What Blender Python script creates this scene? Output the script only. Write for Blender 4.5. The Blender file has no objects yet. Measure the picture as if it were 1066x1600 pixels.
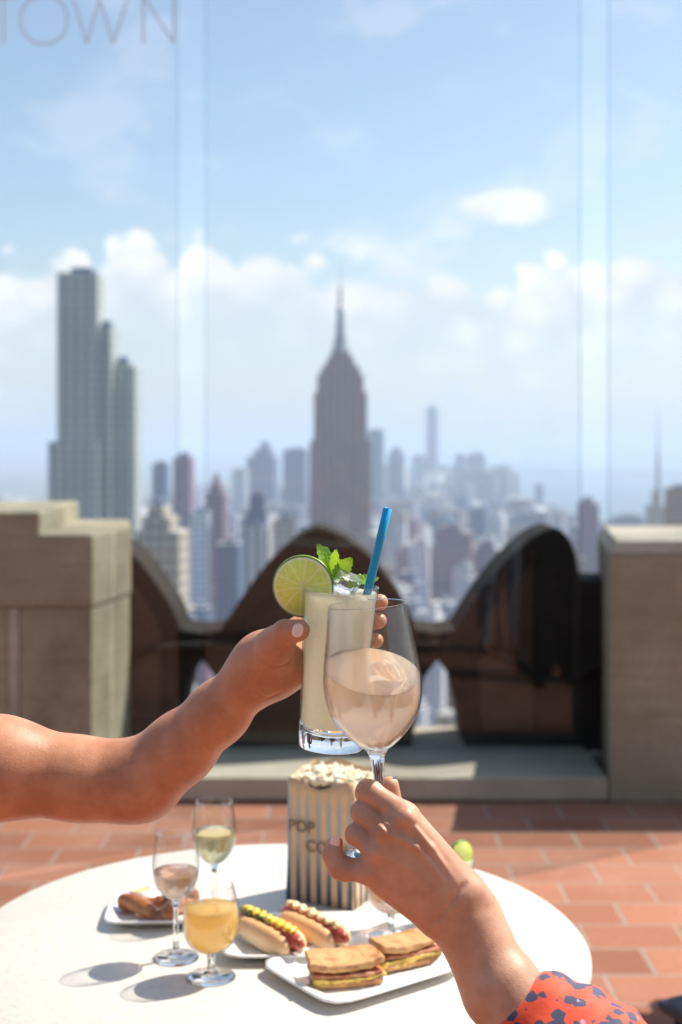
import bpy, bmesh, math, random
import numpy as np
from mathutils import Vector, Matrix, Euler
random.seed(7)
R = math.radians
scene = bpy.context.scene
col = scene.collection

# ------------------------------------------------------------------ camera
EYE = 1.42; F = 2060.0; HY = 696.0; CX = 533.0
cam_d = bpy.data.cameras.new('camera'); cam = bpy.data.objects.new('camera', cam_d); col.objects.link(cam)
cam.location = (0, 0, EYE); cam.rotation_euler = (R(90), 0, 0)
cam_d.sensor_fit = 'VERTICAL'; cam_d.sensor_height = 36; cam_d.sensor_width = 24
cam_d.lens = 36 * F / 1600.0
cam_d.shift_y = -(800 - HY) / 1600.0
cam_d.clip_start = 0.05; cam_d.clip_end = 120000
cam_d.dof.use_dof = True; cam_d.dof.focus_distance = 1.19; cam_d.dof.aperture_fstop = 5.1
cam_d.dof.aperture_blades = 9
scene.camera = cam

def P(px, py, d):
    """point at distance d in front of the camera that the photo shows at (px, py)"""
    return Vector(((px - CX) / F * d, d, EYE - (py - HY) / F * d))

# ------------------------------------------------------------------ world, sun, exposure
SUN_EL = R(52); SUN_AZ = R(59)          # azimuth from +Y towards +X
S = Vector((math.sin(SUN_AZ) * math.cos(SUN_EL), math.cos(SUN_AZ) * math.cos(SUN_EL), math.sin(SUN_EL)))
sun_d = bpy.data.lights.new('sun', 'SUN'); sun_d.energy = 3.5; sun_d.angle = R(0.53); sun_d.color = (1, .93, .82)
sun = bpy.data.objects.new('sun', sun_d); col.objects.link(sun)
sun.rotation_euler = S.to_track_quat('Z', 'Y').to_euler(); sun.location = (20, 20, 30)

class NT:
    def __init__(s, tree): s.t = tree; s.n = tree.nodes; s.l = tree.links
    def new(s, typ, **kw):
        n = s.n.new(typ)
        for k, v in kw.items(): setattr(n, k, v)
        return n
    def put(s, sock, v):
        if v is None: return
        if isinstance(v, bpy.types.NodeSocket): s.l.new(v, sock)
        elif isinstance(v, bpy.types.Node): s.l.new(v.outputs[0], sock)
        else:
            if sock.type == 'RGBA' and len(v) == 3: v = (*v, 1)
            sock.default_value = v
    def m(s, op, a, b=None, c=None, clamp=False):
        n = s.new('ShaderNodeMath', operation=op, use_clamp=clamp)
        s.put(n.inputs[0], a); s.put(n.inputs[1], b)
        if c is not None: s.put(n.inputs[2], c)
        return n.outputs[0]
    def mix(s, f, a, b, mode='MIX'):
        n = s.new('ShaderNodeMix', data_type='RGBA', blend_type=mode)
        s.put(n.inputs[0], f); s.put(n.inputs[6], a); s.put(n.inputs[7], b)
        return n.outputs[2]
    def ss(s, x, lo, hi, a=0.0, b=1.0):
        n = s.new('ShaderNodeMapRange', interpolation_type='SMOOTHSTEP')
        s.put(n.inputs[0], x); s.put(n.inputs[1], lo); s.put(n.inputs[2], hi); s.put(n.inputs[3], a); s.put(n.inputs[4], b)
        return n.outputs[0]
    def noise(s, vec, scale, detail=4, rough=.55, dims='3D'):
        n = s.new('ShaderNodeTexNoise', noise_dimensions=dims)
        s.put(n.inputs['Vector'], vec); n.inputs['Scale'].default_value = scale
        n.inputs['Detail'].default_value = detail; n.inputs['Roughness'].default_value = rough
        return n.outputs[0]
    def comb(s, x, y, z):
        n = s.new('ShaderNodeCombineXYZ'); s.put(n.inputs[0], x); s.put(n.inputs[1], y); s.put(n.inputs[2], z); return n.outputs[0]

world = bpy.data.worlds.new('World'); scene.world = world; world.use_nodes = True
w = NT(world.node_tree); w.n.clear()
sky = w.new('ShaderNodeTexSky', sky_type='NISHITA'); sky.sun_disc = False
sky.sun_elevation = SUN_EL; sky.sun_rotation = SUN_AZ; sky.altitude = 250; sky.air_density = 1.0; sky.dust_density = 1.6; sky.ozone_density = 1.2
tc = w.new('ShaderNodeTexCoord'); sep = w.new('ShaderNodeSeparateXYZ'); w.l.new(tc.outputs['Generated'], sep.inputs[0])
ay = w.m('MAXIMUM', w.m('ABSOLUTE', sep.outputs[1]), .15)
u = w.m('DIVIDE', sep.outputs[0], ay); v = w.m('DIVIDE', sep.outputs[2], ay)
uv = w.comb(u, v, 0.0)
n1 = w.noise(uv, 24, 6, .6); n2 = w.noise(w.comb(u, w.m('MULTIPLY', v, 1.6), 3.0), 9, 6, .6); n3 = w.noise(w.comb(u, v, 8.0), 60, 4, .6)
fc = w.new('ShaderNodeFloatCurve'); w.put(fc.inputs['Value'], w.m('MULTIPLY_ADD', u, 1.6, .5, clamp=True))
prof = [(-.34, .13), (-.26, .137), (-.228, .142), (-.216, .157), (-.195, .152), (-.186, .135), (-.178, .15), (-.162, .163), (-.135, .157), (-.128, .145), (-.108, .162), (-.088, .156), (-.08, .142), (-.07, .152), (-.045, .152),
        (-.02, .141), (.03, .139), (.07, .141), (.1, .135), (.125, .12), (.14, .132), (.17, .143), (.2, .148), (.26, .153), (.33, .14)]
cp = fc.mapping.curves[0].points
cp[0].location = (0, .5); cp[1].location = (1, .5)
for a, b in prof: cp.new(a * 1.6 + .5, b * 4)
fc.mapping.update()
top = w.m('DIVIDE', fc.outputs[0], 4.0)
vb = w.new('ShaderNodeTexVoronoi', feature='SMOOTH_F1'); w.put(vb.inputs['Vector'], w.comb(w.m('ADD', u, w.m('MULTIPLY', n3, .02)), w.m('MULTIPLY', v, 1.3), 0.0)); vb.inputs['Scale'].default_value = 30; vb.inputs['Smoothness'].default_value = .3
puff = w.m('MULTIPLY', w.m('SUBTRACT', .42, vb.outputs['Distance']), .045)
edge = w.m('ADD', w.m('ADD', w.m('SUBTRACT', top, v), puff), w.m('MULTIPLY', w.m('ADD', w.m('SUBTRACT', n3, .5), w.m('SUBTRACT', n1, .5)), .028))
m1 = w.ss(edge, -.002, .010)
# cloud bank thins out lower down into a pale veil
body = w.ss(w.m('ADD', w.m('SUBTRACT', top, v), w.m('MULTIPLY', w.m('SUBTRACT', n1, .5), .1)), .012, .10, 1.0, .45)
bank = w.m('MULTIPLY', m1, body)
# a small lone cloud and thin wisps
du = w.m('DIVIDE', w.m('SUBTRACT', u, .122), .038); dv = w.m('DIVIDE', w.m('SUBTRACT', v, w.m('MULTIPLY_ADD', u, .06, .173)), .0125)
rr = w.m('ADD', w.m('MULTIPLY', du, du), w.m('MULTIPLY', dv, dv))
lone = w.ss(w.m('ADD', rr, w.m('MULTIPLY', w.m('SUBTRACT', n1, .5), -4.5)), .2, 1.5, .85, 0.0)
wisp = w.m('MULTIPLY', w.ss(n2, .50, .66, 0.0, .75), w.ss(v, .12, .2, 1.0, .22))
cl = w.m('MAXIMUM', w.m('MAXIMUM', bank, lone), wisp)
cl = w.m('MULTIPLY', cl, w.ss(sep.outputs[2], .0, .02))
shade = w.ss(w.m('ADD', w.m('ADD', w.m('MULTIPLY', n1, .5), w.m('MULTIPLY', puff, 9.0)), w.m('MULTIPLY', w.m('SUBTRACT', v, top), 3.0)), -.1, .4)
ccol = w.mix(shade, (5.0, 5.5, 6.0), (7.5, 7.5, 7.4))
skyc = w.mix(1.0, sky.outputs[0], (1.12, 1.11, 1.05), 'MULTIPLY')
final = w.mix(cl, skyc, ccol)
bg = w.new('ShaderNodeBackground'); w.l.new(final, bg.inputs[0]); bg.inputs[1].default_value = .074
wo = w.new('ShaderNodeOutputWorld'); w.l.new(bg.outputs[0], wo.inputs[0])

vs = scene.view_settings; vs.view_transform = 'Standard'; vs.look = 'None'; vs.gamma = 1; vs.exposure = 1.12
scene.render.engine = 'CYCLES'
cy = scene.cycles
cy.use_denoising = True
try: cy.denoiser = 'OPENIMAGEDENOISE'
except Exception: pass
cy.max_bounces = 16; cy.transmission_bounces = 12; cy.transparent_max_bounces = 40; cy.glossy_bounces = 5; cy.diffuse_bounces = 4
cy.volume_bounces = 1; cy.sample_clamp_indirect = 6; cy.caustics_reflective = False; cy.caustics_refractive = True; cy.blur_glossy = .6
cy.use_light_tree = True

# ------------------------------------------------------------------ helpers
def mat(name):
    m = bpy.data.materials.new(name); m.use_nodes = True
    n = NT(m.node_tree); b = n.n['Principled BSDF']
    return m, n, b
def pbr(name, color, rough=.5, metal=0, spec=.5, bump=None, vary=None, sss=0, sssr=(1, .3, .15), sscale=.004, coat=0, trans=0, ior=1.45, weights=None):
    m, n, b = mat(name)
    tcn = n.new('ShaderNodeTexCoord').outputs['Object']
    c = (*color, 1)
    if vary:
        sc, c2, lo, hi = vary
        c = n.mix(n.ss(n.noise(tcn, sc, 6, .6), lo, hi), color, c2)
    n.put(b.inputs['Base Color'], c)
    b.inputs['Roughness'].default_value = rough; b.inputs['Metallic'].default_value = metal
    b.inputs['Specular IOR Level'].default_value = spec; b.inputs['IOR'].default_value = ior
    b.inputs['Coat Weight'].default_value = coat; b.inputs['Transmission Weight'].default_value = trans
    if sss:
        b.inputs['Subsurface Weight'].default_value = sss; b.inputs['Subsurface Radius'].default_value = sssr; b.inputs['Subsurface Scale'].default_value = sscale
    if bump:
        bs, st, dist = bump
        bn = n.new('ShaderNodeBump'); bn.inputs['Strength'].default_value = st; bn.inputs['Distance'].default_value = dist
        n.put(bn.inputs['Height'], n.noise(tcn, bs, 5, .6)); n.l.new(bn.outputs[0], b.inputs['Normal'])
    return m

def mesh(name, verts, faces, smooth=False):
    me = bpy.data.meshes.new(name)
    me.from_pydata([tuple(q) for q in verts], [], faces); me.update()
    if smooth: me.polygons.foreach_set('use_smooth', [True] * len(me.polygons))
    return me
def put(name, me, m=None, parent=None, world=True, smooth=None):
    """link a mesh as one object; world=True: its vertices are world points, made local to the parent"""
    if m is not None: me.materials.clear(); me.materials.append(m)
    if smooth: me.polygons.foreach_set('use_smooth', [True] * len(me.polygons))
    o = bpy.data.objects.new(name, me); col.objects.link(o)
    if parent is not None:
        o.parent = parent
        if world:
            q = Vector((0, 0, 0)); a = parent
            while a is not None: q += a.location; a = a.parent
            me.transform(Matrix.Translation(-q))
    return o
def centre(o, base=None):
    """give a top-level world mesh an origin at its base"""
    co = np.empty(len(o.data.vertices) * 3); o.data.vertices.foreach_get('co', co); co = co.reshape(-1, 3)
    b = Vector(((co[:, 0].min() + co[:, 0].max()) / 2, (co[:, 1].min() + co[:, 1].max()) / 2, co[:, 2].min())) if base is None else Vector(base)
    o.data.transform(Matrix.Translation(-b)); o.location = b
    return o
def tag(o, label=None, cat=None, group=None, kind=None):
    if label: o['label'] = label
    if cat: o['category'] = cat
    if group: o['group'] = group
    if kind: o['kind'] = kind
    return o
def empty(name, loc, rot=(0, 0, 0)):
    o = bpy.data.objects.new(name, None); col.objects.link(o); o.location = loc; o.rotation_euler = rot; o.empty_display_size = .05
    return o
def join(*ms):
    V = []; Fc = []; sm = []
    for me in ms:
        k = len(V); V += [tuple(x.co) for x in me.vertices]; Fc += [tuple(i + k for i in p.vertices) for p in me.polygons]; sm += [p.use_smooth for p in me.polygons]
    o = mesh('joined', V, Fc); o.polygons.foreach_set('use_smooth', sm); return o
def box(x0, x1, y0, y1, z0, z1, bevel=0, seg=2):
    bm = bmesh.new(); bmesh.ops.create_cube(bm, size=1)
    for q in bm.verts: q.co = Vector(((x0 + x1) / 2 + q.co.x * (x1 - x0), (y0 + y1) / 2 + q.co.y * (y1 - y0), (z0 + z1) / 2 + q.co.z * (z1 - z0)))
    if bevel: bmesh.ops.bevel(bm, geom=bm.edges[:], offset=bevel, segments=seg, affect='EDGES', profile=.6)
    me = bpy.data.meshes.new('box'); bm.to_mesh(me); bm.free(); return me
def prism(pts, y0, y1, bevel=0, seg=2, axis='y'):
    """outline in (x,z) extruded along y (or in (x,y) extruded along z)"""
    bm = bmesh.new(); n = len(pts)
    f = (lambda p, t: (p[0], t, p[1])) if axis == 'y' else (lambda p, t: (p[0], p[1], t))
    a = [bm.verts.new(f(p, y0)) for p in pts]; b = [bm.verts.new(f(p, y1)) for p in pts]
    bm.faces.new(a); bm.faces.new(b[::-1])
    for i in range(n): bm.faces.new((a[i], b[i], b[(i + 1) % n], a[(i + 1) % n]))
    bmesh.ops.recalc_face_normals(bm, faces=bm.faces[:])
    if bevel:
        ed = [e for e in bm.edges if all(len(fc.verts) > 4 for fc in e.link_faces[:1]) or any(len(fc.verts) > 4 for fc in e.link_faces) or n <= 6]
        bmesh.ops.bevel(bm, geom=ed, offset=bevel, segments=seg, affect='EDGES', profile=.6, clamp_overlap=True)
    me = bpy.data.meshes.new('prism'); bm.to_mesh(me); bm.free(); return me
def lathe(prof, n=64, close=False):
    V = []; Fc = []; idx = []
    for r, z in prof:
        if r < 1e-6: idx.append([len(V)] * n); V.append((0, 0, z))
        else:
            idx.append(list(range(len(V), len(V) + n)))
            V += [(r * math.cos(2 * math.pi * i / n), r * math.sin(2 * math.pi * i / n), z) for i in range(n)]
    k = len(prof)
    for a in range(k if close else k - 1):
        A = idx[a]; B = idx[(a + 1) % k]
        for i in range(n):
            j = (i + 1) % n; f = [A[i], A[j], B[j], B[i]]; g = []
            for q in f:
                if q not in g: g.append(q)
            if len(g) > 2: Fc.append(tuple(g))
    me = mesh('lathe', V, Fc, True)
    bm = bmesh.new(); bm.from_mesh(me); bmesh.ops.recalc_face_normals(bm, faces=bm.faces[:]); bm.to_mesh(me); bm.free()
    return me
def crom(pts, n=8):
    """smooth a polyline (list of tuples of any length) with Catmull-Rom"""
    out = []; p = [np.array(q, float) for q in pts]; p = [2 * p[0] - p[1]] + p + [2 * p[-1] - p[-2]]
    for i in range(1, len(p) - 2):
        for k in range(n):
            t = k / n
            out.append(tuple(.5 * ((2 * p[i]) + (-p[i - 1] + p[i + 1]) * t + (2 * p[i - 1] - 5 * p[i] + 4 * p[i + 1] - p[i + 2]) * t * t + (-p[i - 1] + 3 * p[i] - 3 * p[i + 1] + p[i + 2]) * t ** 3)))
    out.append(tuple(p[-2])); return out
def tube(pts, rad, n=12, cap=True, flat=1.0):
    pts = [Vector(p) for p in pts]; rad = rad if hasattr(rad, '__len__') else [rad] * len(pts)
    V = []; Fc = []; up = None
    for i, p in enumerate(pts):
        d = (pts[min(i + 1, len(pts) - 1)] - pts[max(i - 1, 0)]).normalized()
        if up is None: up = Vector((0, 0, 1)) if abs(d.z) < .9 else Vector((1, 0, 0))
        s = d.cross(up).normalized(); up = s.cross(d).normalized()
        V += [p + s * math.cos(2 * math.pi * k / n) * rad[i] + up * math.sin(2 * math.pi * k / n) * rad[i] * flat for k in range(n)]
    for i in range(len(pts) - 1):
        for k in range(n): Fc.append((i * n + k, i * n + (k + 1) % n, (i + 1) * n + (k + 1) % n, (i + 1) * n + k))
    if cap: Fc.append(tuple(range(n - 1, -1, -1))); Fc.append(tuple(range((len(pts) - 1) * n, len(pts) * n)))
    return mesh('tube', V, Fc, True)
def blob(c, r, sub=2, rot=None, noise=0):
    bm = bmesh.new(); bmesh.ops.create_icosphere(bm, subdivisions=sub, radius=1)
    for q in bm.verts:
        k = 1 + (random.random() - .5) * noise
        x = Vector((q.co.x * r[0], q.co.y * r[1], q.co.z * r[2])) * k
        if rot: x = rot @ x
        q.co = x + Vector(c)
    me = bpy.data.meshes.new('blob'); bm.to_mesh(me); bm.free(); me.polygons.foreach_set('use_smooth', [True] * len(me.polygons)); return me
def xf(me, m): me.transform(m); return me
def text_mesh(s, size, depth=.0004):
    cu = bpy.data.curves.new('t', 'FONT'); cu.body = s; cu.size = size; cu.extrude = depth; cu.align_x = 'CENTER'
    o = bpy.data.objects.new('t', cu); col.objects.link(o)
    dg = bpy.context.evaluated_depsgraph_get(); me = bpy.data.meshes.new_from_object(o.evaluated_get(dg))
    bpy.data.objects.remove(o); return me

# ---- smooth body surfaces: blended tapered limbs -> one continuous mesh
def rc(A, B, ra, rb): return ('c', np.array(A, np.float32), np.array(B, np.float32), ra, rb)
def sdf_mesh(base, limbs, lo, hi, h, kb=.012, kl=.004, kx=.0012, cuts=()):
    """base: list of tapered capsules; limbs: list of (list of capsules, blend radius to the base)"""
    lo = np.array(lo, np.float32); n = np.ceil((np.array(hi) - lo) / h).astype(int) + 1
    ax = [lo[i] + np.arange(n[i], dtype=np.float32) * h for i in range(3)]
    def ev(prim, out, k, pad):
        _, A, B, ra, rb = prim
        mn = np.minimum(A, B) - max(ra, rb) - pad; mx = np.maximum(A, B) + max(ra, rb) + pad
        s = [slice(max(0, int((mn[i] - lo[i]) / h)), min(n[i], int((mx[i] - lo[i]) / h) + 2)) for i in range(3)]
        if any(q.stop <= q.start for q in s): return
        X = ax[0][s[0]][:, None, None]; Y = ax[1][s[1]][None, :, None]; Z = ax[2][s[2]][None, None, :]
        ba = B - A; L = float(ba @ ba) + 1e-12
        t = np.clip(((X - A[0]) * ba[0] + (Y - A[1]) * ba[1] + (Z - A[2]) * ba[2]) / L, 0, 1)
        d = np.sqrt((X - A[0] - t * ba[0]) ** 2 + (Y - A[1] - t * ba[1]) ** 2 + (Z - A[2] - t * ba[2]) ** 2) - (ra + (rb - ra) * t)
        o = out[s[0], s[1], s[2]]
        hh = np.clip(.5 + .5 * (o - d) / k, 0, 1); out[s[0], s[1], s[2]] = o * (1 - hh) + d * hh - k * hh * (1 - hh)
    Fb = np.full(n, .06, np.float32)
    for p in base: ev(p, Fb, kb, .03)
    res = Fb.copy()
    for chain, k in limbs:
        Fl = np.full(n, .06, np.float32)
        for p in chain: ev(p, Fl, kl, .02)
        hh = np.clip(.5 + .5 * (Fb - Fl) / k, 0, 1); M = Fb * (1 - hh) + Fl * hh - k * hh * (1 - hh)
        hh = np.clip(.5 + .5 * (res - M) / kx, 0, 1); res = res * (1 - hh) + M * hh - kx * hh * (1 - hh)
        del Fl, M
    for prim, k in cuts:                 # creases: shallow grooves taken out
        Fl = np.full(n, .06, np.float32); ev(prim, Fl, .0005, .01)
        a = -Fl; hh = np.clip(.5 - .5 * (res - a) / k, 0, 1); res = res * (1 - hh) + a * hh + k * hh * (1 - hh)
    Fd = res; ins = Fd < 0
    c = [(i, j, k) for i in (0, 1) for j in (0, 1) for k in (0, 1)]
    sh = tuple(q - 1 for q in Fd.shape)
    sub = lambda a, q: a[q[0]:q[0] + sh[0], q[1]:q[1] + sh[1], q[2]:q[2] + sh[2]]
    cnt = sum(sub(ins, q).astype(np.int8) for q in c)
    act = (cnt > 0) & (cnt < 8); I = np.argwhere(act)
    idx = np.full(sh, -1, np.int64); idx[act] = np.arange(len(I))
    acc = np.zeros((len(I), 3)); num = np.zeros(len(I))
    for a in c:
        for b in c:
            if sum(b) - sum(a) == 1 and all(b[i] >= a[i] for i in range(3)):
                fa = Fd[I[:, 0] + a[0], I[:, 1] + a[1], I[:, 2] + a[2]]; fb = Fd[I[:, 0] + b[0], I[:, 1] + b[1], I[:, 2] + b[2]]
                msk = (fa < 0) != (fb < 0); t = np.where(msk, fa / np.where(msk, fa - fb, 1), 0)
                acc += msk[:, None] * (np.array(a) + t[:, None] * (np.array(b) - np.array(a))); num += msk
    V = lo + (I + acc / num[:, None]) * h
    Q = []
    for d in range(3):
        e, g = (d + 1) % 3, (d + 2) % 3
        s0 = [slice(None)] * 3; s1 = [slice(None)] * 3; s0[d] = slice(0, -1); s1[d] = slice(1, None)
        A = ins[tuple(s0)]; B = ins[tuple(s1)]; K = np.argwhere(A != B)
        K = K[(K[:, e] > 0) & (K[:, g] > 0) & (K[:, e] < sh[e]) & (K[:, g] < sh[g])]
        def cell(oe, og):
            q = K.copy(); q[:, e] += oe; q[:, g] += og; return idx[q[:, 0], q[:, 1], q[:, 2]]
        q = np.stack([cell(-1, -1), cell(0, -1), cell(0, 0), cell(-1, 0)], 1)
        fl = ~A[K[:, 0], K[:, 1], K[:, 2]]; q[fl] = q[fl][:, ::-1]; Q.append(q)
    Q = np.concatenate(Q)
    me = bpy.data.meshes.new('body'); me.vertices.add(len(V)); me.vertices.foreach_set('co', V.astype(np.float32).ravel())
    me.loops.add(len(Q) * 4); me.loops.foreach_set('vertex_index', Q.astype(np.int32).ravel())
    me.polygons.add(len(Q)); me.polygons.foreach_set('loop_start', np.arange(0, len(Q) * 4, 4, dtype=np.int32)); me.polygons.foreach_set('use_smooth', np.ones(len(Q), bool))
    me.update(calc_edges=True); return me

# ------------------------------------------------------------------ materials
def stone_mat(name, c1, c2, stain, sc=3.0, bump=.4, top=None, strata=.15):
    m, n, b = mat(name); t = n.new('ShaderNodeTexCoord').outputs['Object']
    a = n.mix(n.ss(n.noise(t, sc, 8, .65), .35, .68), c1, c2)
    st = n.noise(t, sc * .7, 5, .6)
    mpg = n.new('ShaderNodeMapping'); n.l.new(t, mpg.inputs[0]); mpg.inputs['Scale'].default_value = (1.0, 1.0, 13)
    a = n.mix(n.ss(n.noise(mpg.outputs[0], 3.0, 5, .6), .38, .66, 0.0, strata), a, (c1[0] * .5, c1[1] * .5, c1[2] * .48))
    a = n.mix(n.ss(st, .5, .72, 0.0, .7), a, stain)
    a = n.mix(n.ss(n.noise(t, 60, 3, .6), .3, .8, 0.0, .35), a, (c1[0] * .55, c1[1] * .55, c1[2] * .55))
    if top:
        g = n.new('ShaderNodeNewGeometry'); sp = n.new('ShaderNodeSeparateXYZ'); n.l.new(g.outputs['Normal'], sp.inputs[0])
    n.put(b.inputs['Base Color'], a); b.inputs['Roughness'].default_value = .88; b.inputs['Specular IOR Level'].default_value = .2
    bn = n.new('ShaderNodeBump'); bn.inputs['Strength'].default_value = bump; bn.inputs['Distance'].default_value = .006
    n.put(bn.inputs['Height'], n.noise(t, 35, 6, .65)); n.l.new(bn.outputs[0], b.inputs['Normal'])
    return m
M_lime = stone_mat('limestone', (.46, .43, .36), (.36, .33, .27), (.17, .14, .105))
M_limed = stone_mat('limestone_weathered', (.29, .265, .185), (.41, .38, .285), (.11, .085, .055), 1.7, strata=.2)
M_sill = stone_mat('limestone_sill', (.50, .46, .37), (.42, .38, .30), (.28, .25, .19), 2.0)
M_dark = stone_mat('near_black_stone', (.018, .018, .016), (.028, .026, .022), (.012, .01, .01), 3)  # near-black stone tone for merlon frames and ribs
M_panel = stone_mat('brown_reflected_tone', (.075, .055, .042), (.055, .045, .036), (.035, .028, .022), 4)

# brick pavers
M_brick, n, b = mat('brick_pavers'); t = n.new('ShaderNodeTexCoord').outputs['Object']
br = n.new('ShaderNodeTexBrick'); br.offset = .5
n.put(br.inputs['Vector'], t); n.put(br.inputs['Color1'], (.40, .165, .095)); n.put(br.inputs['Color2'], (.25, .095, .055)); n.put(br.inputs['Mortar'], (.33, .28, .23))
br.inputs['Scale'].default_value = 1; br.inputs['Mortar Size'].default_value = .0058; br.inputs['Mortar Smooth'].default_value = .3
br.inputs['Brick Width'].default_value = .282; br.inputs['Row Height'].default_value = .186; br.inputs['Bias'].default_value = 0
cc = n.mix(n.ss(n.noise(t, 2.0, 6, .6), .4, .75, 0.0, .45), br.outputs[0], (.46, .27, .20))
cc = n.mix(n.ss(n.noise(t, 40, 4, .6), .35, .8, 0.0, .35), cc, (.22, .1, .07))
n.put(b.inputs['Base Color'], cc); b.inputs['Roughness'].default_value = .75; b.inputs['Specular IOR Level'].default_value = .3
bn = n.new('ShaderNodeBump'); bn.inputs['Strength'].default_value = .6; bn.inputs['Distance'].default_value = .004
n.put(bn.inputs['Height'], n.m('SUBTRACT', n.m('MULTIPLY', n.noise(t, 30, 4), .3), br.outputs[1])); n.l.new(bn.outputs[0], b.inputs['Normal'])

def thin_glass(name, tint=(1, 1, 1), edge=(.62, .68, .68), gloss=1.0, rough=.0, ior=1.45, ep=3.0):
    """thin clear wall: transparent, mirror-like by Fresnel, a little darker where it is seen edge-on"""
    m = bpy.data.materials.new(name); m.use_nodes = True; n = NT(m.node_tree); n.n.clear()
    lw = n.new('ShaderNodeLayerWeight'); lw.inputs[0].default_value = .5
    fr = n.m('MULTIPLY_ADD', n.m('POWER', lw.outputs['Facing'], 5.0), .9, .04)
    tr = n.new('ShaderNodeBsdfTransparent'); n.put(tr.inputs[0], n.mix(n.m('POWER', lw.outputs['Facing'], ep), tint, edge))
    gl = n.new('ShaderNodeBsdfGlossy'); gl.inputs['Roughness'].default_value = rough; n.put(gl.inputs[0], (1, 1, 1))
    mx = n.new('ShaderNodeMixShader'); n.put(mx.inputs[0], n.m('MULTIPLY', fr, gloss, clamp=True)); n.l.new(tr.outputs[0], mx.inputs[1]); n.l.new(gl.outputs[0], mx.inputs[2])
    o = n.new('ShaderNodeOutputMaterial'); n.l.new(mx.outputs[0], o.inputs[0]); return m
M_pane = thin_glass('window_glass', (.969, .974, .975), (.8, .86, .86), .48)
M_wall = thin_glass('drinking_glass', (.985, .99, .99), (.5, .56, .58), 1.0, .01, 1.5, 4.0)
M_solid = pbr('solid_glass', (.97, .99, 1.0), .0, trans=1.0, ior=1.5)
def liquid(name, color, ior=1.33, milk=0.0, milkc=None):
    m = bpy.data.materials.new(name); m.use_nodes = True; n = NT(m.node_tree); n.n.clear()
    tr = n.new('ShaderNodeBsdfTransparent'); n.put(tr.inputs[0], color)
    rf = n.new('ShaderNodeBsdfRefraction'); n.put(rf.inputs[0], color); rf.inputs['IOR'].default_value = ior; rf.inputs['Roughness'].default_value = .03
    gl = n.new('ShaderNodeBsdfGlossy'); gl.inputs['Roughness'].default_value = .02
    tl = n.new('ShaderNodeBsdfTranslucent'); n.put(tl.inputs[0], milkc or color)
    df = n.new('ShaderNodeBsdfDiffuse'); n.put(df.inputs[0], milkc or color)
    a = n.new('ShaderNodeMixShader'); a.inputs[0].default_value = .3; n.l.new(tl.outputs[0], a.inputs[1]); n.l.new(df.outputs[0], a.inputs[2])
    b_ = n.new('ShaderNodeMixShader'); b_.inputs[0].default_value = milk; n.l.new(rf.outputs[0], b_.inputs[1]); n.l.new(a.outputs[0], b_.inputs[2])
    lw = n.new('ShaderNodeLayerWeight'); lw.inputs[0].default_value = .5
    c_ = n.new('ShaderNodeMixShader'); n.put(c_.inputs[0], n.m('MULTIPLY_ADD', n.m('POWER', lw.outputs['Facing'], 5.0), .5, .03)); n.l.new(b_.outputs[0], c_.inputs[1]); n.l.new(gl.outputs[0], c_.inputs[2])
    o = n.new('ShaderNodeOutputMaterial'); n.l.new(c_.outputs[0], o.inputs[0]); return m
M_rose = liquid('rose_wine', (1.0, .90, .80), 1.33, .46, (1.0, .83, .67))
M_roseB = liquid('rose_wine_small', (.97, .80, .70), 1.33, .3, (.95, .70, .56))
M_white = liquid('white_wine', (.95, .91, .70), 1.33, .25, (.9, .82, .5))
M_orange = liquid('orange_drink', (1.0, .78, .38), 1.33, .9, (1.0, .74, .30))
M_milky = liquid('lime_cocktail', (.99, 1.0, .88), 1.33, .95, (1.0, 1.0, .85))
M_ice = pbr('ice', (.95, .98, 1), .15, trans=.9, ior=1.31)
M_straw = pbr('blue_plastic', (.0, .33, .62), .3, sss=.2, sssr=(.2, .6, 1), sscale=.002)
M_white_p = pbr('white_porcelain', (.85, .85, .83), .12, coat=.6)
M_table = pbr('table_laminate', (.64, .60, .53), .42, vary=(140, (.54, .50, .43), .5, .72))
M_tedge = pbr('table_edge', (.62, .57, .48), .5)
M_metal = pbr('dark_metal', (.03, .03, .035), .45, metal=.6)
M_nail = pbr('pale_pink_nail', (.86, .62, .54), .12, coat=1.0)
M_nail2 = pbr('dark_teal_nail', (.05, .11, .12), .1, coat=1.0)
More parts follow.
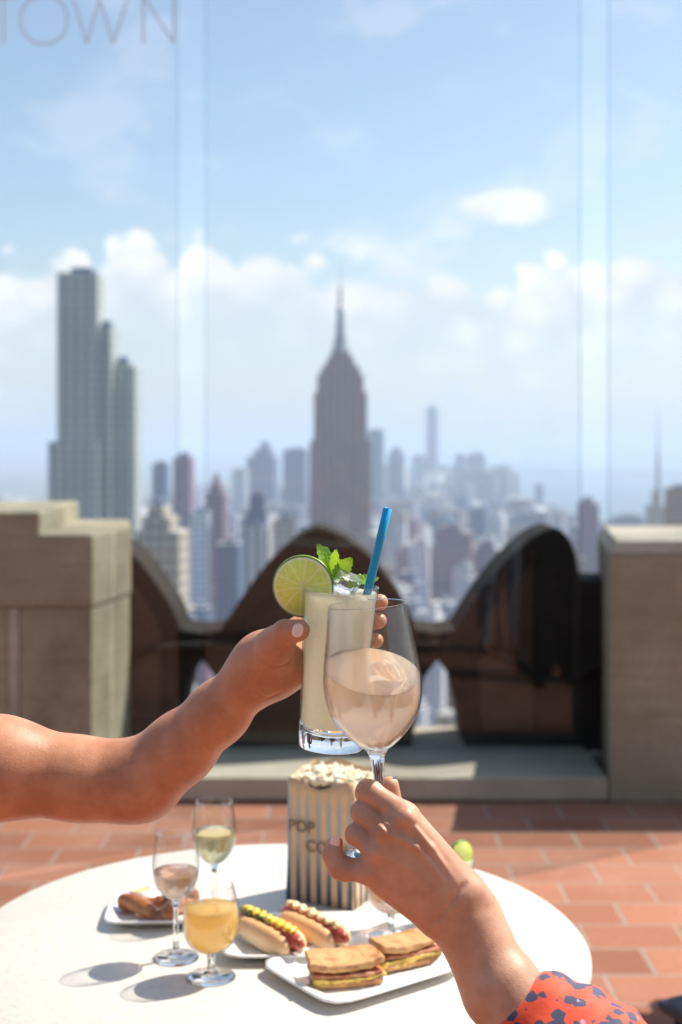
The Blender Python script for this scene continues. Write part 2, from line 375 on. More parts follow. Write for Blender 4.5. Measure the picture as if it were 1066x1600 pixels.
def skin(name, c1, c2):
    m, n, b = mat(name); t = n.new('ShaderNodeTexCoord').outputs['Object']
    c = n.mix(n.ss(n.noise(t, 28, 5, .6), .3, .72), c1, c2)
    c = n.mix(n.ss(n.noise(t, 500, 2, .5), .55, .8, 0.0, .25), c, (c1[0] * .6, c1[1] * .5, c1[2] * .45))
    fv = n.new('ShaderNodeTexVoronoi'); n.put(fv.inputs['Vector'], t); fv.inputs['Scale'].default_value = 75
    fs_ = n.new('ShaderNodeSeparateColor'); n.l.new(fv.outputs['Color'], fs_.inputs[0])
    c = n.mix(n.m('MULTIPLY', n.ss(fv.outputs['Distance'], .04, .09, .6, 0.0), n.m('GREATER_THAN', fs_.outputs[0], .88)), c, (c2[0] * .45, c2[1] * .38, c2[2] * .35))
    n.put(b.inputs['Base Color'], c); b.inputs['Roughness'].default_value = .46; b.inputs['Specular IOR Level'].default_value = .45
    b.inputs['Subsurface Weight'].default_value = .16; b.inputs['Subsurface Radius'].default_value = (1, .32, .16); b.inputs['Subsurface Scale'].default_value = .004
    vor = n.new('ShaderNodeTexVoronoi'); n.put(vor.inputs['Vector'], t); vor.inputs['Scale'].default_value = 900
    hgt = n.m('ADD', n.m('MULTIPLY', vor.outputs[0], .5), n.m('MULTIPLY', n.noise(t, 160, 5, .65), 1.2))
    bn = n.new('ShaderNodeBump'); bn.inputs['Strength'].default_value = .3; bn.inputs['Distance'].default_value = .0008
    n.put(bn.inputs['Height'], hgt); n.l.new(bn.outputs[0], b.inputs['Normal']); return m
M_skinL = skin('tanned_skin', (.56, .26, .145), (.42, .17, .088))
M_skinR = skin('light_tan_skin', (.60, .33, .215), (.46, .225, .135))

# ------------------------------------------------------------------ terrace setting
floor = put('terrace_floor', box(-9, 9, -7, 5.30, -.25, 0), M_brick); tag(floor, kind='structure')
slab = put('terrace_slab', box(-9, 9, 5.302, 6.6, -.6, -.002), M_sill); tag(slab, kind='structure')
YS, YB, YG = 5.235, 5.74, 5.655
Z0S = .1
sill = put('stone_sill', join(box(-.98, 1.06, YS, 6.2, .012, Z0S, .006), box(-.98, 1.06, YS + .03, 6.2, -.0, .012)), M_sill); centre(sill)
tag(sill, 'long low pale stone sill running under the dark pointed merlons', 'sill')

# stepped limestone block on the left
def wz(py, d): return EYE - (py - HY) / F * d
def wx(px, d): return (px - CX) / F * d
root = empty('parapet_block', (-1.8, 5.7, 0))
zc = wz(950, YS)      # joint between base and cap course
zt1 = wz(835, YS); zt2 = wz(800, YS)
xr = wx(145, YS); xs = wx(62, YS)
xb = wx(205, 5.70); xb2 = wx(203, 6.3); xsb = wx(124, 6.3)
def poly(x0, xr_, xm, xe, y0=0.0): return [(x0, YS + y0), (xr_, YS + y0), (xm, 5.70), (xe, 6.3), (x0, 6.3)]
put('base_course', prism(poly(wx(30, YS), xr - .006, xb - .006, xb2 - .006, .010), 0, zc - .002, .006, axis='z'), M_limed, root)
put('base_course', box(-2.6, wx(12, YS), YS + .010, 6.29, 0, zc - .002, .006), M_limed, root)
put('pale_strip', box(wx(12, YS) + .002, wx(30, YS) - .002, YS + .003, 6.28, .001, zc - .004, .003), M_lime, root)  # strip of paler stone set between the two base courses
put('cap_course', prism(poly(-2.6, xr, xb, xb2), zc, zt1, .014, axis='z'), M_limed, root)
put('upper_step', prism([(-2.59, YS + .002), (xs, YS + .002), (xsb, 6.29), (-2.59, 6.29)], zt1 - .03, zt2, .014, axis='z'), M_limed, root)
tag(root, 'large stepped limestone parapet block with sunlit right side at left', 'parapet')
# right block, splayed left face
root = empty('parapet_block', (1.8, 5.7, 0))
ztr = wz(846, YS)
bl = prism([(1.065, YS), (2.8, YS), (2.8, 6.3), (1.225, 6.3)], 0, ztr - .05, .012, axis='z')
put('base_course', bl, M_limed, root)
bm = bmesh.new()
lo_ = [(1.065, YS), (2.8, YS), (2.8, 6.3), (1.225, 6.3)]; hi_ = [(1.10, YS + .02), (2.78, YS + .02), (2.78, 6.26), (1.25, 6.26)]
a = [bm.verts.new((*p, ztr - .048)) for p in lo_]; c = [bm.verts.new((*p, ztr)) for p in hi_]
bm.faces.new(a[::-1]); bm.faces.new(c)
for i in range(4): bm.faces.new((a[i], a[(i + 1) % 4], c[(i + 1) % 4], c[i]))
me = bpy.data.meshes.new('cap'); bm.to_mesh(me); bm.free()
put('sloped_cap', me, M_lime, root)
tag(root, 'plain limestone parapet block with stained brown front at right', 'parapet')

# pointed merlons
arch = [(-155, 985), (-120, 930), (-80, 880), (-40, 843), (-14, 828), (0, 825), (16, 829), (42, 841), (80, 871), (112, 911), (137, 950), (151, 985)]
def merlon(cx, label, d=5.76, th=.40, cut=None, arch=arch, right=None, pm=None):
    arc = crom(arch, 5)
    left = [(-142, 1176), (-150, 1120), (-164, 1060), (-184.0, 1034), (-184.0, 990)]
    right = right or [(184.0, 990), (184.0, 1034), (164, 1060), (152, 1120), (142, 1176)]
    pts = left + arc + right
    k = d / F
    W = [((cx - CX + x) * k, EYE - (y - HY) * k) for x, y in pts]
    root = empty('stone_merlon', (((cx - CX)) * k, d + th / 2, Z0S))
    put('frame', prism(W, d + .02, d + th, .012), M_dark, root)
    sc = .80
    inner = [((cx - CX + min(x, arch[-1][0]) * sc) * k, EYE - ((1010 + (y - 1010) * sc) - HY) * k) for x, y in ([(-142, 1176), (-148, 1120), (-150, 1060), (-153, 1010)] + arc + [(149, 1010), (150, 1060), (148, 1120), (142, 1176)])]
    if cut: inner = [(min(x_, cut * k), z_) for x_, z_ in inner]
    put('reflected_tone_panel', prism(inner, d + .004, d + .019, .004), pm or M_panel, root)  # thin face panel; its colour stands in for tones reflected in the glass
    # crossing rib across the middle
    rib = tube(crom([((cx - CX + x) * k, d - .012, EYE - (y - HY) * k) for x, y in [(-186, 1008), (-110, 1014), (-60, 1040), (0, 1068), (60, 1040), (110, 1014), (186, 1008)]], 6), .018, 10)
    put('curved_rib', rib, M_dark, root)
    tag(root, label, 'merlon')
M_pdark = stone_mat('dark_green_panel', (.014, .017, .013), (.024, .026, .02), (.01, .01, .009), 4)
merlon(131, 'dark pointed merlon half hidden behind the stepped block at left')
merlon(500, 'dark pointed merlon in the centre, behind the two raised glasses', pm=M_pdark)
merlon(869, 'dark pointed merlon beside the right parapet block', cut=833 - CX,  # panel stops short so the bare black frame imitates a dark reflection
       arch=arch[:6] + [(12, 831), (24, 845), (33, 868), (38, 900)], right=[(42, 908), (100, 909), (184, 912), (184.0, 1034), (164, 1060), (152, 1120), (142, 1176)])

# glass panes
M_pedge = thin_glass('polished_glass_edge', (.80, .86, .88), (.7, .78, .8), .5)
def pane(x0, x1, label):
    o = put('glass_panel', box(x0, x1, YG, YG + .016, Z0S, 4.3), M_pane); centre(o); tag(o, label, 'glass panel')
    for xx in (x0 - .001, x1 - .004): put('polished_edge', box(xx + .001, xx + .004, YG - .001, YG + .017, Z0S, 4.3), M_pedge, o)
    return o
X1, X2, X3, X4 = wx(278, YG), wx(321, YG), wx(908, YG), wx(951, YG)
pane(X1 - 1.62, X1, 'tall clear glass panel at left carrying the grey lettering')
pane(X2, X3, 'tall clear glass panel in the middle, before the central merlon')
pane(X4, X4 + 1.62, 'tall clear glass panel rising over the right parapet block')
# lettering on the left pane: flat strokes
M_letter = pbr('grey_vinyl', (.62, .66, .70), .6); n = NT(M_letter.node_tree)
tb_ = n.new('ShaderNodeBsdfTransparent'); mx_ = n.new('ShaderNodeMixShader'); mx_.inputs[0].default_value = .6
n.l.new(n.n['Principled BSDF'].outputs[0], mx_.inputs[1]); n.l.new(tb_.outputs[0], mx_.inputs[2]); n.l.new(mx_.outputs[0], n.n['Material Output'].inputs[0])
def stroke(pts, wd=4.5):
    d = YG - .003; k = d / F; V = []; Fc = []
    P2 = [np.array(p, float) for p in pts]
    for i, p in enumerate(P2):
        t = P2[min(i + 1, len(P2) - 1)] - P2[max(i - 1, 0)]; t /= np.linalg.norm(t); nn = np.array((-t[1], t[0])) * wd / 2
        for q in (p + nn, p - nn):
            for dd in (0, .002): V.append(((q[0] - CX) * k, d - .001 + dd, EYE - (q[1] - HY) * k))
    for i in range(len(P2) - 1):
        a = i * 4; b2 = a + 4
        Fc += [(a, a + 2, b2 + 2, b2), (a + 1, b2 + 1, b2 + 3, a + 3), (a, b2, b2 + 1, a + 1), (a + 2, a + 3, b2 + 3, b2 + 2)]
    Fc += [(0, 1, 3, 2), (len(V) - 4, len(V) - 2, len(V) - 1, len(V) - 3)]
    return mesh('s', V, Fc)
lett = join(stroke([(-24, -4), (28, -4)]), stroke([(6, -4), (6, 68)]),
            stroke([(69 + 37 * math.cos(q / 40 * 2 * math.pi), 31 + 38 * math.sin(q / 40 * 2 * math.pi)) for q in range(41)]),
            stroke([(113, -6), (136, 68)]), stroke([(136, 68), (156, -2)]), stroke([(156, -2), (177, 68)]), stroke([(177, 68), (201, -6)]),
            stroke([(224, 68), (224, -6)]), stroke([(224, -6), (272, 68)]), stroke([(272, 68), (272, -6)]))
o = put('lettering', lett, M_letter); centre(o); tag(o, 'thin grey capital letters TOWN stuck high on the left glass panel', 'lettering')

# limestone wall behind the viewer, added for its reflection and bounced light
M_wallst = stone_mat('buff_limestone', (.34, .28, .2), (.28, .23, .17), (.2, .15, .11), 1.2)
o = put('terrace_bounce_wall', box(-9, 9, -7.6, -7.0, 0, 5.0), M_wallst); centre(o); tag(o, kind='structure')

# ------------------------------------------------------------------ city far below
GZ = -258.0
M_ground, n, b = mat('city_ground'); t = n.new('ShaderNodeTexCoord').outputs['Object']
n.put(b.inputs['Base Color'], n.mix(n.ss(n.noise(t, .004, 6, .6), .35, .65), (.09, .09, .085), (.17, .16, .15))); b.inputs['Roughness'].default_value = .9
o = put('ground', mesh('g', [(-30000, -3000, GZ), (30000, -3000, GZ), (30000, 44000, GZ), (-30000, 44000, GZ)], [(0, 1, 2, 3)]), M_ground); tag(o, kind='structure')
M_water, n, b = mat('harbour_water'); t = n.new('ShaderNodeTexCoord').outputs['Object']
n.put(b.inputs['Base Color'], (.03, .07, .10)); b.inputs['Roughness'].default_value = .32
bn = n.new('ShaderNodeBump'); bn.inputs['Strength'].default_value = .6; bn.inputs['Distance'].default_value = 3; n.put(bn.inputs['Height'], n.noise(t, .02, 5, .6)); n.l.new(bn.outputs[0], b.inputs['Normal'])
wpts = [(wx(1500, 3200), 3200), (wx(905, 4300), 4300), (wx(840, 5600), 5600), (wx(790, 7300), 7300), (wx(560, 9500), 9500), (wx(250, 12500), 12500), (wx(420, 17000), 17000), (wx(700, 19500), 19500), (wx(1400, 21000), 21000), (wx(2000, 9000), 9000)]
o = put('water', mesh('w', [(x, y, GZ + 1.0) for x, y in wpts], [tuple(range(len(wpts)))]), M_water); tag(o, kind='structure')
# low far shores
def shore(pts, h, name='far_shore'):
    V = []; Fc = []
    for i, (x, y) in enumerate(pts):
        hh = h * (.5 + .7 * random.random())
        V += [(x, y, GZ), (x, y + 400, GZ + hh), (x, y + 3000, GZ)]
    for i in range(len(pts) - 1):
        a = i * 3; c = a + 3; Fc += [(a, c, c + 1, a + 1), (a + 1, c + 1, c + 2, a + 2)]
    return mesh(name, V, Fc, True)
M_hill = pbr('far_land', (.05, .075, .06), .9, vary=(.003, (.10, .10, .09), .4, .7))
tag(put('far_shore', shore([(wx(px, 20000), 20000 + random.uniform(-600, 600)) for px in range(-900, 2600, 60)], 70), M_hill), kind='structure')
tag(put('far_shore', shore([(wx(px, 11000), 11000 + random.uniform(-300, 300)) for px in range(880, 2300, 45)], 34), M_hill), kind='structure')
tag(put('far_hills', shore([(wx(px, 30000), 30000 + random.uniform(-900, 900)) for px in range(-900, 2600, 50)], 130), M_hill), kind='structure')

bmats = {}
def facade(name, wall, glass, wu=3.4, wv=3.7, du=.55, dv=.55, roof=(.3, .3, .29), vary=.12):
    if name in bmats: return bmats[name]
    m, n, b = mat('facade_' + name); t = n.new('ShaderNodeTexCoord').outputs['Object']
    sp = n.new('ShaderNodeSeparateXYZ'); n.l.new(t, sp.inputs[0])
    g = n.new('ShaderNodeTexCoord'); sn = n.new('ShaderNodeSeparateXYZ'); n.l.new(g.outputs['Normal'], sn.inputs[0])
    ax_ = n.m('GREATER_THAN', n.m('ABSOLUTE', sn.outputs[0]), .5)
    uu = n.m('ADD', n.m('MULTIPLY', sp.outputs[1], ax_), n.m('MULTIPLY', sp.outputs[0], n.m('SUBTRACT', 1.0, ax_)))
    fu = n.m('FRACT', n.m('DIVIDE', uu, wu)); fv = n.m('FRACT', n.m('DIVIDE', sp.outputs[2], wv))
    win = n.m('MULTIPLY', n.m('LESS_THAN', fu, du), n.m('LESS_THAN', fv, dv))
    oi = n.new('ShaderNodeObjectInfo')
    wc = n.mix(n.m('MULTIPLY', oi.outputs['Random'], .6), wall, (wall[0] * .6, wall[1] * .6, wall[2] * .62))
    wc = n.mix(n.ss(n.noise(t, .05, 3, .5), .3, .7, 0.0, vary * 3), wc, (wall[0] * .65, wall[1] * .62, wall[2] * .6))
    c = n.mix(win, wc, glass)
    isroof = n.m('GREATER_THAN', sn.outputs[2], .5)
    rc_ = n.mix(n.m('FRACT', n.m('MULTIPLY', oi.outputs['Random'], 7.3)), (roof[0] * .6, roof[1] * .6, roof[2] * .6), (min(.8, roof[0] * 2), min(.8, roof[1] * 2), min(.8, roof[2] * 2)))
    c = n.mix(isroof, c, rc_)
    n.put(b.inputs['Base Color'], c)
    n.put(b.inputs['Roughness'], n.m('SUBTRACT', .85, n.m('MULTIPLY', n.m('MULTIPLY', win, n.m('SUBTRACT', 1.0, isroof)), .6)))
    bmats[name] = m; return m
FB = {
 'concrete': facade('concrete', (.46, .51, .49), (.17, .21, .23), 5.6, 4.8, .5, .6),
 'mauve': facade('mauve', (.32, .19, .26), (.04, .04, .10), 5.0, 5.6, .5, .5),
 'brown': facade('brown', (.36, .19, .12), (.05, .05, .06), 5.2, 5.5, .45, .5),
 'buff': facade('buff', (.56, .49, .38), (.08, .08, .10), 5.1, 5.6, .45, .5),
 'white': facade('white', (.78, .80, .84), (.10, .15, .26), 5.4, 5.4, .5, .5),
 'blue': facade('blue', (.14, .23, .34), (.04, .10, .19), 4.6, 5.9, .8, .75),
 'slate': facade('slate', (.15, .21, .36), (.04, .06, .13), 4.8, 5.6, .55, .6),
 'strip': facade('strip', (.70, .70, .70), (.10, .12, .16), 8.2, 5.6, .5, 1.1),
 'esb': facade('esb', (.54, .37, .35), (.13, .08, .10), 7.2, 3.7, .42, 1.2),
}
def boxes_mesh(bs, yaw=0):
    """bs: (cx, cy, wx, wy, z0, z1) stacked blocks"""
    V = []; Fc = []
    for cx, cy_, a, c, z0, z1 in bs:
        k = len(V); cs, sn_ = math.cos(yaw), math.sin(yaw)
        V += [(cx + sx * a / 2 * cs - sy * c / 2 * sn_, cy_ + sx * a / 2 * sn_ + sy * c / 2 * cs, z) for z in (z0, z1) for sx, sy in ((-1, -1), (1, -1), (1, 1), (-1, 1))]
        Fc += [(k, k + 1, k + 5, k + 4), (k + 1, k + 2, k + 6, k + 5), (k + 2, k + 3, k + 7, k + 6), (k + 3, k, k + 4, k + 7), (k + 4, k + 5, k + 6, k + 7), (k + 3, k + 2, k + 1, k)]
    return mesh('b', V, Fc)
def Z(py, d): return EYE - (py - HY) / F * d - GZ      # height above the ground of a photo row at distance d
def tower(px0, px1, top, d, m, label, name='tower_block', cat='building', tiers=(), depth=None, roofpart='penthouse', extra=None, yaw=0):
    """tiers: (px0, px1, top) of higher, narrower or lower, wider stages"""
    x = wx((px0 + px1) / 2, d); wd = (px1 - px0) / F * d; dp = depth or max(18, wd * .8)
    root = empty(name, (x, d + dp / 2, GZ), (0, 0, yaw))
    bs = [(0, 0, wd, dp, 0, Z(top, d))]; z = Z(top, d)
    for a, c, t_ in tiers:
        bs.append((wx((a + c) / 2, d) - x, .05 * len(bs), (c - a) / F * d, dp * (.86 ** len(bs)) if t_ < top else dp * 1.1, 0 if t_ > top else z - .5, Z(t_, d)))
        if t_ < top: z = Z(t_, d)
    put('walls', boxes_mesh(bs), FB[m], root, world=False)
    zt = max(q[5] for q in bs); tb = [q for q in bs if q[5] == zt][0]
    put(roofpart, boxes_mesh([(tb[0] + tb[2] * .05, 0, tb[2] * .5, tb[3] * .5, zt - .2, zt + 3.5)]), FB['slate'], root, world=False)
    tag(root, label, cat); return root

# tall stepped residential tower at left
tower(75, 152, 690, 700, 'concrete', 'tall slim grey concrete tower with stepped top, highest building at left', tiers=((88, 151, 425),), depth=26)
tower(150.5, 173, 510, 706, 'concrete', 'narrow grey tower set against the right side of the tall slim tower', depth=22)
tower(172, 211, 572, 716, 'concrete', 'grey tower with pale corner strip, lowest step of the left tower cluster', depth=24, tiers=((174, 200, 566),))

# the art deco skyscraper in the middle
d = 1253.0; x0 = wx(532, d)
root = empty('art_deco_skyscraper', (x0, d + 25, GZ))
def ez(py): return Z(py, d)
k = d / F
bs = [(0, 0, 150 * k, 60, 0, ez(905)), (0, 0, 118 * k, 50, 0, ez(835)), (0, 0, 96 * k, 42, 0, ez(688)), (0, 0, 84 * k, 36, 0, ez(612)), (0, 0, 73 * k, 32, 0, ez(583))]
bs += [(-34 * k, -1.2, 26 * k, 42, 0, ez(700)), (34 * k, -1.2, 26 * k, 42, 0, ez(700))]
put('tower_walls', boxes_mesh(bs), FB['esb'], root, world=False)
put('crown', boxes_mesh([(0, 0, 60 * k, 29, ez(583) - 1, ez(570)), (0, 0, 44 * k, 24, ez(570) - 1, ez(557)), (0, 0, 30 * k, 20, ez(557) - 1, ez(547))]), FB['esb'], root, world=False)
prof = [(14 * k, ez(547) - 1), (12.5 * k, ez(540)), (9 * k, ez(530)), (7.5 * k, ez(515)), (6.6 * k, ez(495)), (6 * k, ez(480)), (4.4 * k, ez(474)), (0, ez(472))]
put('mooring_mast', lathe(prof, 16), pbr('mast_metal', (.35, .37, .4), .4, metal=.4), root, world=False)
for sx, sy in ((1, 0), (-1, 0), (0, 1), (0, -1)):
    me = prism([(0, ez(556)), (17 * k, ez(556)), (12 * k, ez(540)), (8 * k, ez(520)), (0, ez(520))], -1, 1)
    xf(me, Matrix.Rotation(math.atan2(sy, sx), 4, 'Z')); put('mast_buttress', me, FB['esb'], root, world=False)
prof = [(3.0 * k, ez(473)), (2.2 * k, ez(445)), (.8 * k, ez(443)), (.5 * k, ez(415)), (.25 * k, ez(413)), (.2 * k, ez(395)), (0, ez(394))]
put('antenna', lathe(prof, 10), pbr('antenna_metal', (.2, .2, .22), .5), root, world=False)
tag(root, 'famous art deco skyscraper with stepped crown and long antenna, in the middle of the skyline', 'skyscraper')

hand = [
 (667, 685, 640, 6300, 'blue', 'tall pale blue glass tower, highest point of the far downtown cluster', ((670, 682, 634),)),
 (645, 666, 712, 6000, 'slate', 'square hazy tower directly left of the tallest downtown tower', ()),
 (686, 699, 728, 6000, 'slate', 'short hazy tower directly right of the tallest downtown tower', ()),
 (576, 600, 672, 3600, 'blue', 'pale blue slab tower touching the right side of the art deco skyscraper', ()),
 (608, 632, 708, 4200, 'slate', 'hazy pointed block between the pale blue slab and the tallest downtown tower', ((614, 626, 700),)),
 (712, 726, 710, 5400, 'slate', 'left one of the dark hazy twin downtown slabs', ()),
 (729, 760, 713, 5500, 'slate', 'wider right one of the dark hazy twin downtown slabs', ((735, 757, 708),)),
 (774, 812, 741, 5000, 'slate', 'broad flat hazy tower standing at the water edge right of downtown', ((778, 808, 737),)),
 (836, 850, 757, 4700, 'slate', 'small thin hazy tower last before the open water', ()),
 (388, 432, 714, 3300, 'slate', 'blue grey tower with peaked top left of the art deco skyscraper', ((398, 426, 703), (408, 420, 692))),
 (444, 480, 702, 3000, 'slate', 'flat topped blue grey tower touching the left side of the art deco skyscraper', ()),
 (364, 386, 734, 3100, 'white', 'pale hazy tower left of the peaked blue grey tower', ()),
 (239, 262, 724, 1900, 'slate', 'dark blue tower just left of the left glass gap', ()),
 (272, 300, 716, 1500, 'mauve', 'dark purple tower seen through the left glass gap', ((276, 296, 711),)),
 (322, 352, 770, 1350, 'mauve', 'slim dark purple tower with tapering top right of the left glass gap', ((329, 346, 757), (334, 341, 745))),
 (379, 422, 824, 1050, 'strip', 'white tower with vertical stripes and dark boxy top left of the centre', ()),
 (216, 286, 830, 640, 'buff', 'broad buff masonry building with stepped top right of the left block', ((224, 270, 808), (232, 258, 792))),
 (300, 324, 800, 1200, 'white', 'white slim block between the two dark purple towers', ()),
 (428, 458, 812, 1250, 'buff', 'buff block with flat top between striped tower and centre', ()),
 (905, 938, 787, 1500, 'mauve', 'purple brown tower seen through the right glass gap', ((909, 930, 781),)),
 (1044, 1085, 762, 1400, 'brown', 'dark brown block cut by the right edge above the parapet', ()),
 (1012, 1040, 790, 1700, 'buff', 'buff building under the thin spire above the right parapet', ((1022, 1034, 768),)),
 (960, 1008, 806, 2600, 'slate', 'low blue grey blocks above the left end of the right parapet', ()),
 (684, 740, 832, 1500, 'mauve', 'wide purple block in the middle distance right of the blue straw', ((690, 724, 822),)),
 (742, 790, 858, 1350, 'mauve', 'purple flat roofed block right of the wide purple one', ((752, 776, 846),)),
 (640, 672, 850, 1400, 'white', 'pale slab just right of the blue straw', ()),
 (792, 832, 826, 1800, 'buff', 'buff tower left of the right merlon top', ()),
 (600, 636, 800, 1900, 'buff', 'buff block with hazy windows behind the blue straw', ()),
 (340, 376, 850, 900, 'blue', 'blue glass block in front of the slim purple tower', ()),
]
for a, c, t_, dd, mm, lab, tiers in hand: tower(a, c, t_, dd, mm, lab, tiers=tiers, yaw=-R(9))
# dark cap of the striped tower
root = tower(384, 417, 796, 1062, 'slate', 'dark windowless box crowning the striped white tower', name='rooftop_tower', tiers=((388, 414, 772),))
# thin spire
o = put('spire', lathe([(2.6, 0), (2.0, 40), (1.0, 60), (.4, 110), (0, 112)], 8), pbr('spire_metal', (.3, .3, .33), .5)); o.location = (wx(1031, 1720), 1730, GZ + Z(768, 1720)); tag(o, 'thin spire mast rising over the right parapet', 'spire')

# the crowd of buildings
def skyline(px):
    xs = [-600, 0, 75, 210, 216, 300, 380, 480, 575, 640, 700, 760, 850, 900, 940, 1066, 1700]
    ys = [790, 785, 800, 800, 800, 770, 765, 770, 772, 765, 758, 765, 800, 815, 825, 822, 815]
    return float(np.interp(px, xs, ys))
tones = {'mauve': 'purple brown', 'brown': 'reddish brown', 'buff': 'buff', 'white': 'whitish', 'blue': 'blue glass', 'slate': 'slate grey', 'concrete': 'concrete grey'}
kinds = ['mauve', 'mauve', 'brown', 'buff', 'buff', 'white', 'white', 'blue', 'slate', 'concrete']
areas = [(-80, 215, 'behind the left parapet block'), (215, 322, 'seen by the left glass gap'), (322, 440, 'right of the left glass gap'), (440, 600, 'around the art deco skyscraper'),
         (600, 690, 'right of the blue straw'), (690, 780, 'in the valley left of the right merlon'), (780, 908, 'above the right merlon'), (908, 955, 'in the right glass gap'), (955, 1150, 'over the right parapet block')]
# rows of the photo above which foreground stone does not hide the city, per column
fore = {}
for c_ in range(-60, 1130):
    yy = 1176
    if c_ < 145: yy = 775
    elif c_ < 207: yy = 806
    elif c_ > 938: yy = 822
    elif not (275 < c_ < 345 or 635 < c_ < 725):
        for cxm in (131, 500):
            q_ = np.interp(c_ - cxm, [a_[0] for a_ in arch], [a_[1] for a_ in arch], left=1000, right=1000); yy = min(yy, q_)
        if 905 < c_: yy = 908
        elif c_ > 714: yy = min(yy, np.interp(c_ - 869, [-155, -120, -80, -40, -14, 0, 24, 38], [985, 930, 880, 843, 828, 826, 845, 905]))
    fore[c_] = yy
cnt = 0; Y = 420.0; seen_tops = dict(fore)
while Y < 2350 and cnt < 270:
    step = 30 + Y * .009
    X = -.27 * Y + random.uniform(0, step)
    while X < .27 * Y:
        px = X / Y * F + CX
        if random.random() < .97 and not (470 < px < 590 and 1150 < Y < 1340) and not (60 < px < 225 and 640 < Y < 790):
            h = 25 + random.random() ** 2.0 * 125
            tp = HY - (GZ + h - EYE) * F / Y
            lim = max(skyline(px) + 2 + random.random() ** 1.5 * 45, float(np.interp(Y, [420, 700, 1000, 1400, 2350], [1010, 920, 850, 800, 768])) - 60 + random.random() * 80)
            if tp < lim: h = EYE - (lim - HY) / F * Y - GZ
            if 700 > Y: h = min(h, EYE - (960 - HY) / F * Y - GZ)
            a = step * random.uniform(.45, .85); c = step * random.uniform(.4, .8)
            tp = HY - (GZ + h - EYE) * F / Y; hw_ = int(a * .42 / Y * F) + 1
            cols = [q_ for q_ in range(int(px) - hw_, int(px) + hw_ + 1) if q_ in seen_tops and seen_tops[q_] > tp + 2]
            if h > 12 and len(cols) > 3 and px + hw_ > 4 and px - hw_ < 1062:
                for q_ in cols: seen_tops[q_] = tp
                kd = random.choice(kinds)
                bs = [(0, 0, a, c, 0, h * random.uniform(.75, 1))]
                bs.append((random.uniform(-.1, .1) * a, random.uniform(-.1, .1) * c, a * .7, c * .7, bs[0][5] - .5, h))
                yw = -R(24) if random.random() < .75 else -R(4)
                o = put('city_block', boxes_mesh(bs + [(a * .1, 0, a * .22, c * .25, h - .3, h + 4)]), FB[kd]); o.location = (X, Y, GZ); o.rotation_euler = (0, 0, yw)
                wpx, area = a / Y * F, [q_[2] for q_ in areas if q_[0] <= px < q_[1]] or ['at the edge of the view']
                dist_ = ''; sz = 'broad' if wpx > 62 else 'narrow' if wpx < 34 else 'mid-sized'
                dist_ = 'near' if Y < 950 else 'midway' if Y < 1500 else 'far'
                roof_ = 'high up' if tp < 800 else 'halfway down' if tp < 870 else 'among low roofs' if tp < 960 else 'near street level'
                tag(o, ' '.join(f'{sz} {tones[kd]} {dist_} block {roof_} {area[0]}'.split()[:16]), 'building', 'crowded midtown blocks beyond the glass'); cnt += 1
        X += step
    Y += step * .7
from collections import defaultdict
dd_ = defaultdict(list)
for o in col.objects:
    if o.get('group'): dd_[o['label']].append(o)
for lab, os_ in dd_.items():
    if len(os_) > 1:
        os_.sort(key=lambda q: q.location.x / q.location.y); names_ = ['leftmost such', 'second such', 'third such', 'fourth such', 'fifth such', 'sixth such']
        for i_, q in enumerate(os_):
            wd_ = 'rightmost such' if i_ == len(os_) - 1 else names_[min(i_, 5)]
            q['label'] = wd_ + ' ' + ' '.join(lab.split()[:14])
print('crowd', cnt)
bs = []; Y = 2350.0
while Y < 8200:
    step = 58 + Y * .008
    X = -.32 * Y + random.uniform(0, step)
    while X < .30 * Y:
        px = X / Y * F + CX
        rl = np.interp(Y, [2350, 3200, 4300, 5600, 7300, 8200], [1500, 1200, 880, 830, 780, 690])
        if px < rl:
            h = 18 + random.random() ** 2.2 * (170 if Y > 4800 and 560 < px < 800 else 120)
            lim = max(skyline(px) - 12, 735) if not (Y > 4800 and 560 < px < 800) else 722
            lim += random.random() * 14
            if HY - (GZ + h - EYE) * F / Y < lim: h = EYE - (lim - HY) / F * Y - GZ
            if h > 4: bs.append((X, Y, step * random.uniform(.4, .85), step * random.uniform(.4, .8), GZ, GZ + h))
        X += step * .8
    Y += step
M_mass, n, b = mat('far_city'); t = n.new('ShaderNodeTexCoord').outputs['Object']
vr = n.new('ShaderNodeTexVoronoi'); n.put(vr.inputs['Vector'], t); vr.inputs['Scale'].default_value = .012
cr = n.new('ShaderNodeValToRGB'); n.l.new(n.m('FRACT', n.m('MULTIPLY', vr.outputs['Color'], 3.0)), cr.inputs[0])
for pos, cl_ in ((0.01, (.13, .09, .10, 1)), (.35, (.22, .20, .22, 1)), (.55, (.08, .12, .24, 1)), (.8, (.40, .39, .38, 1)), (1, (.16, .12, .11, 1))):
    e = cr.color_ramp.elements.new(pos); e.color = cl_
n.put(b.inputs['Base Color'], cr.outputs[0]); b.inputs['Roughness'].default_value = .8
o = put('distant_city', boxes_mesh(bs, -R(24)), M_mass); tag(o, 'hazy mass of far downtown and village rooftops reaching to the harbour', 'city', kind='stuff')

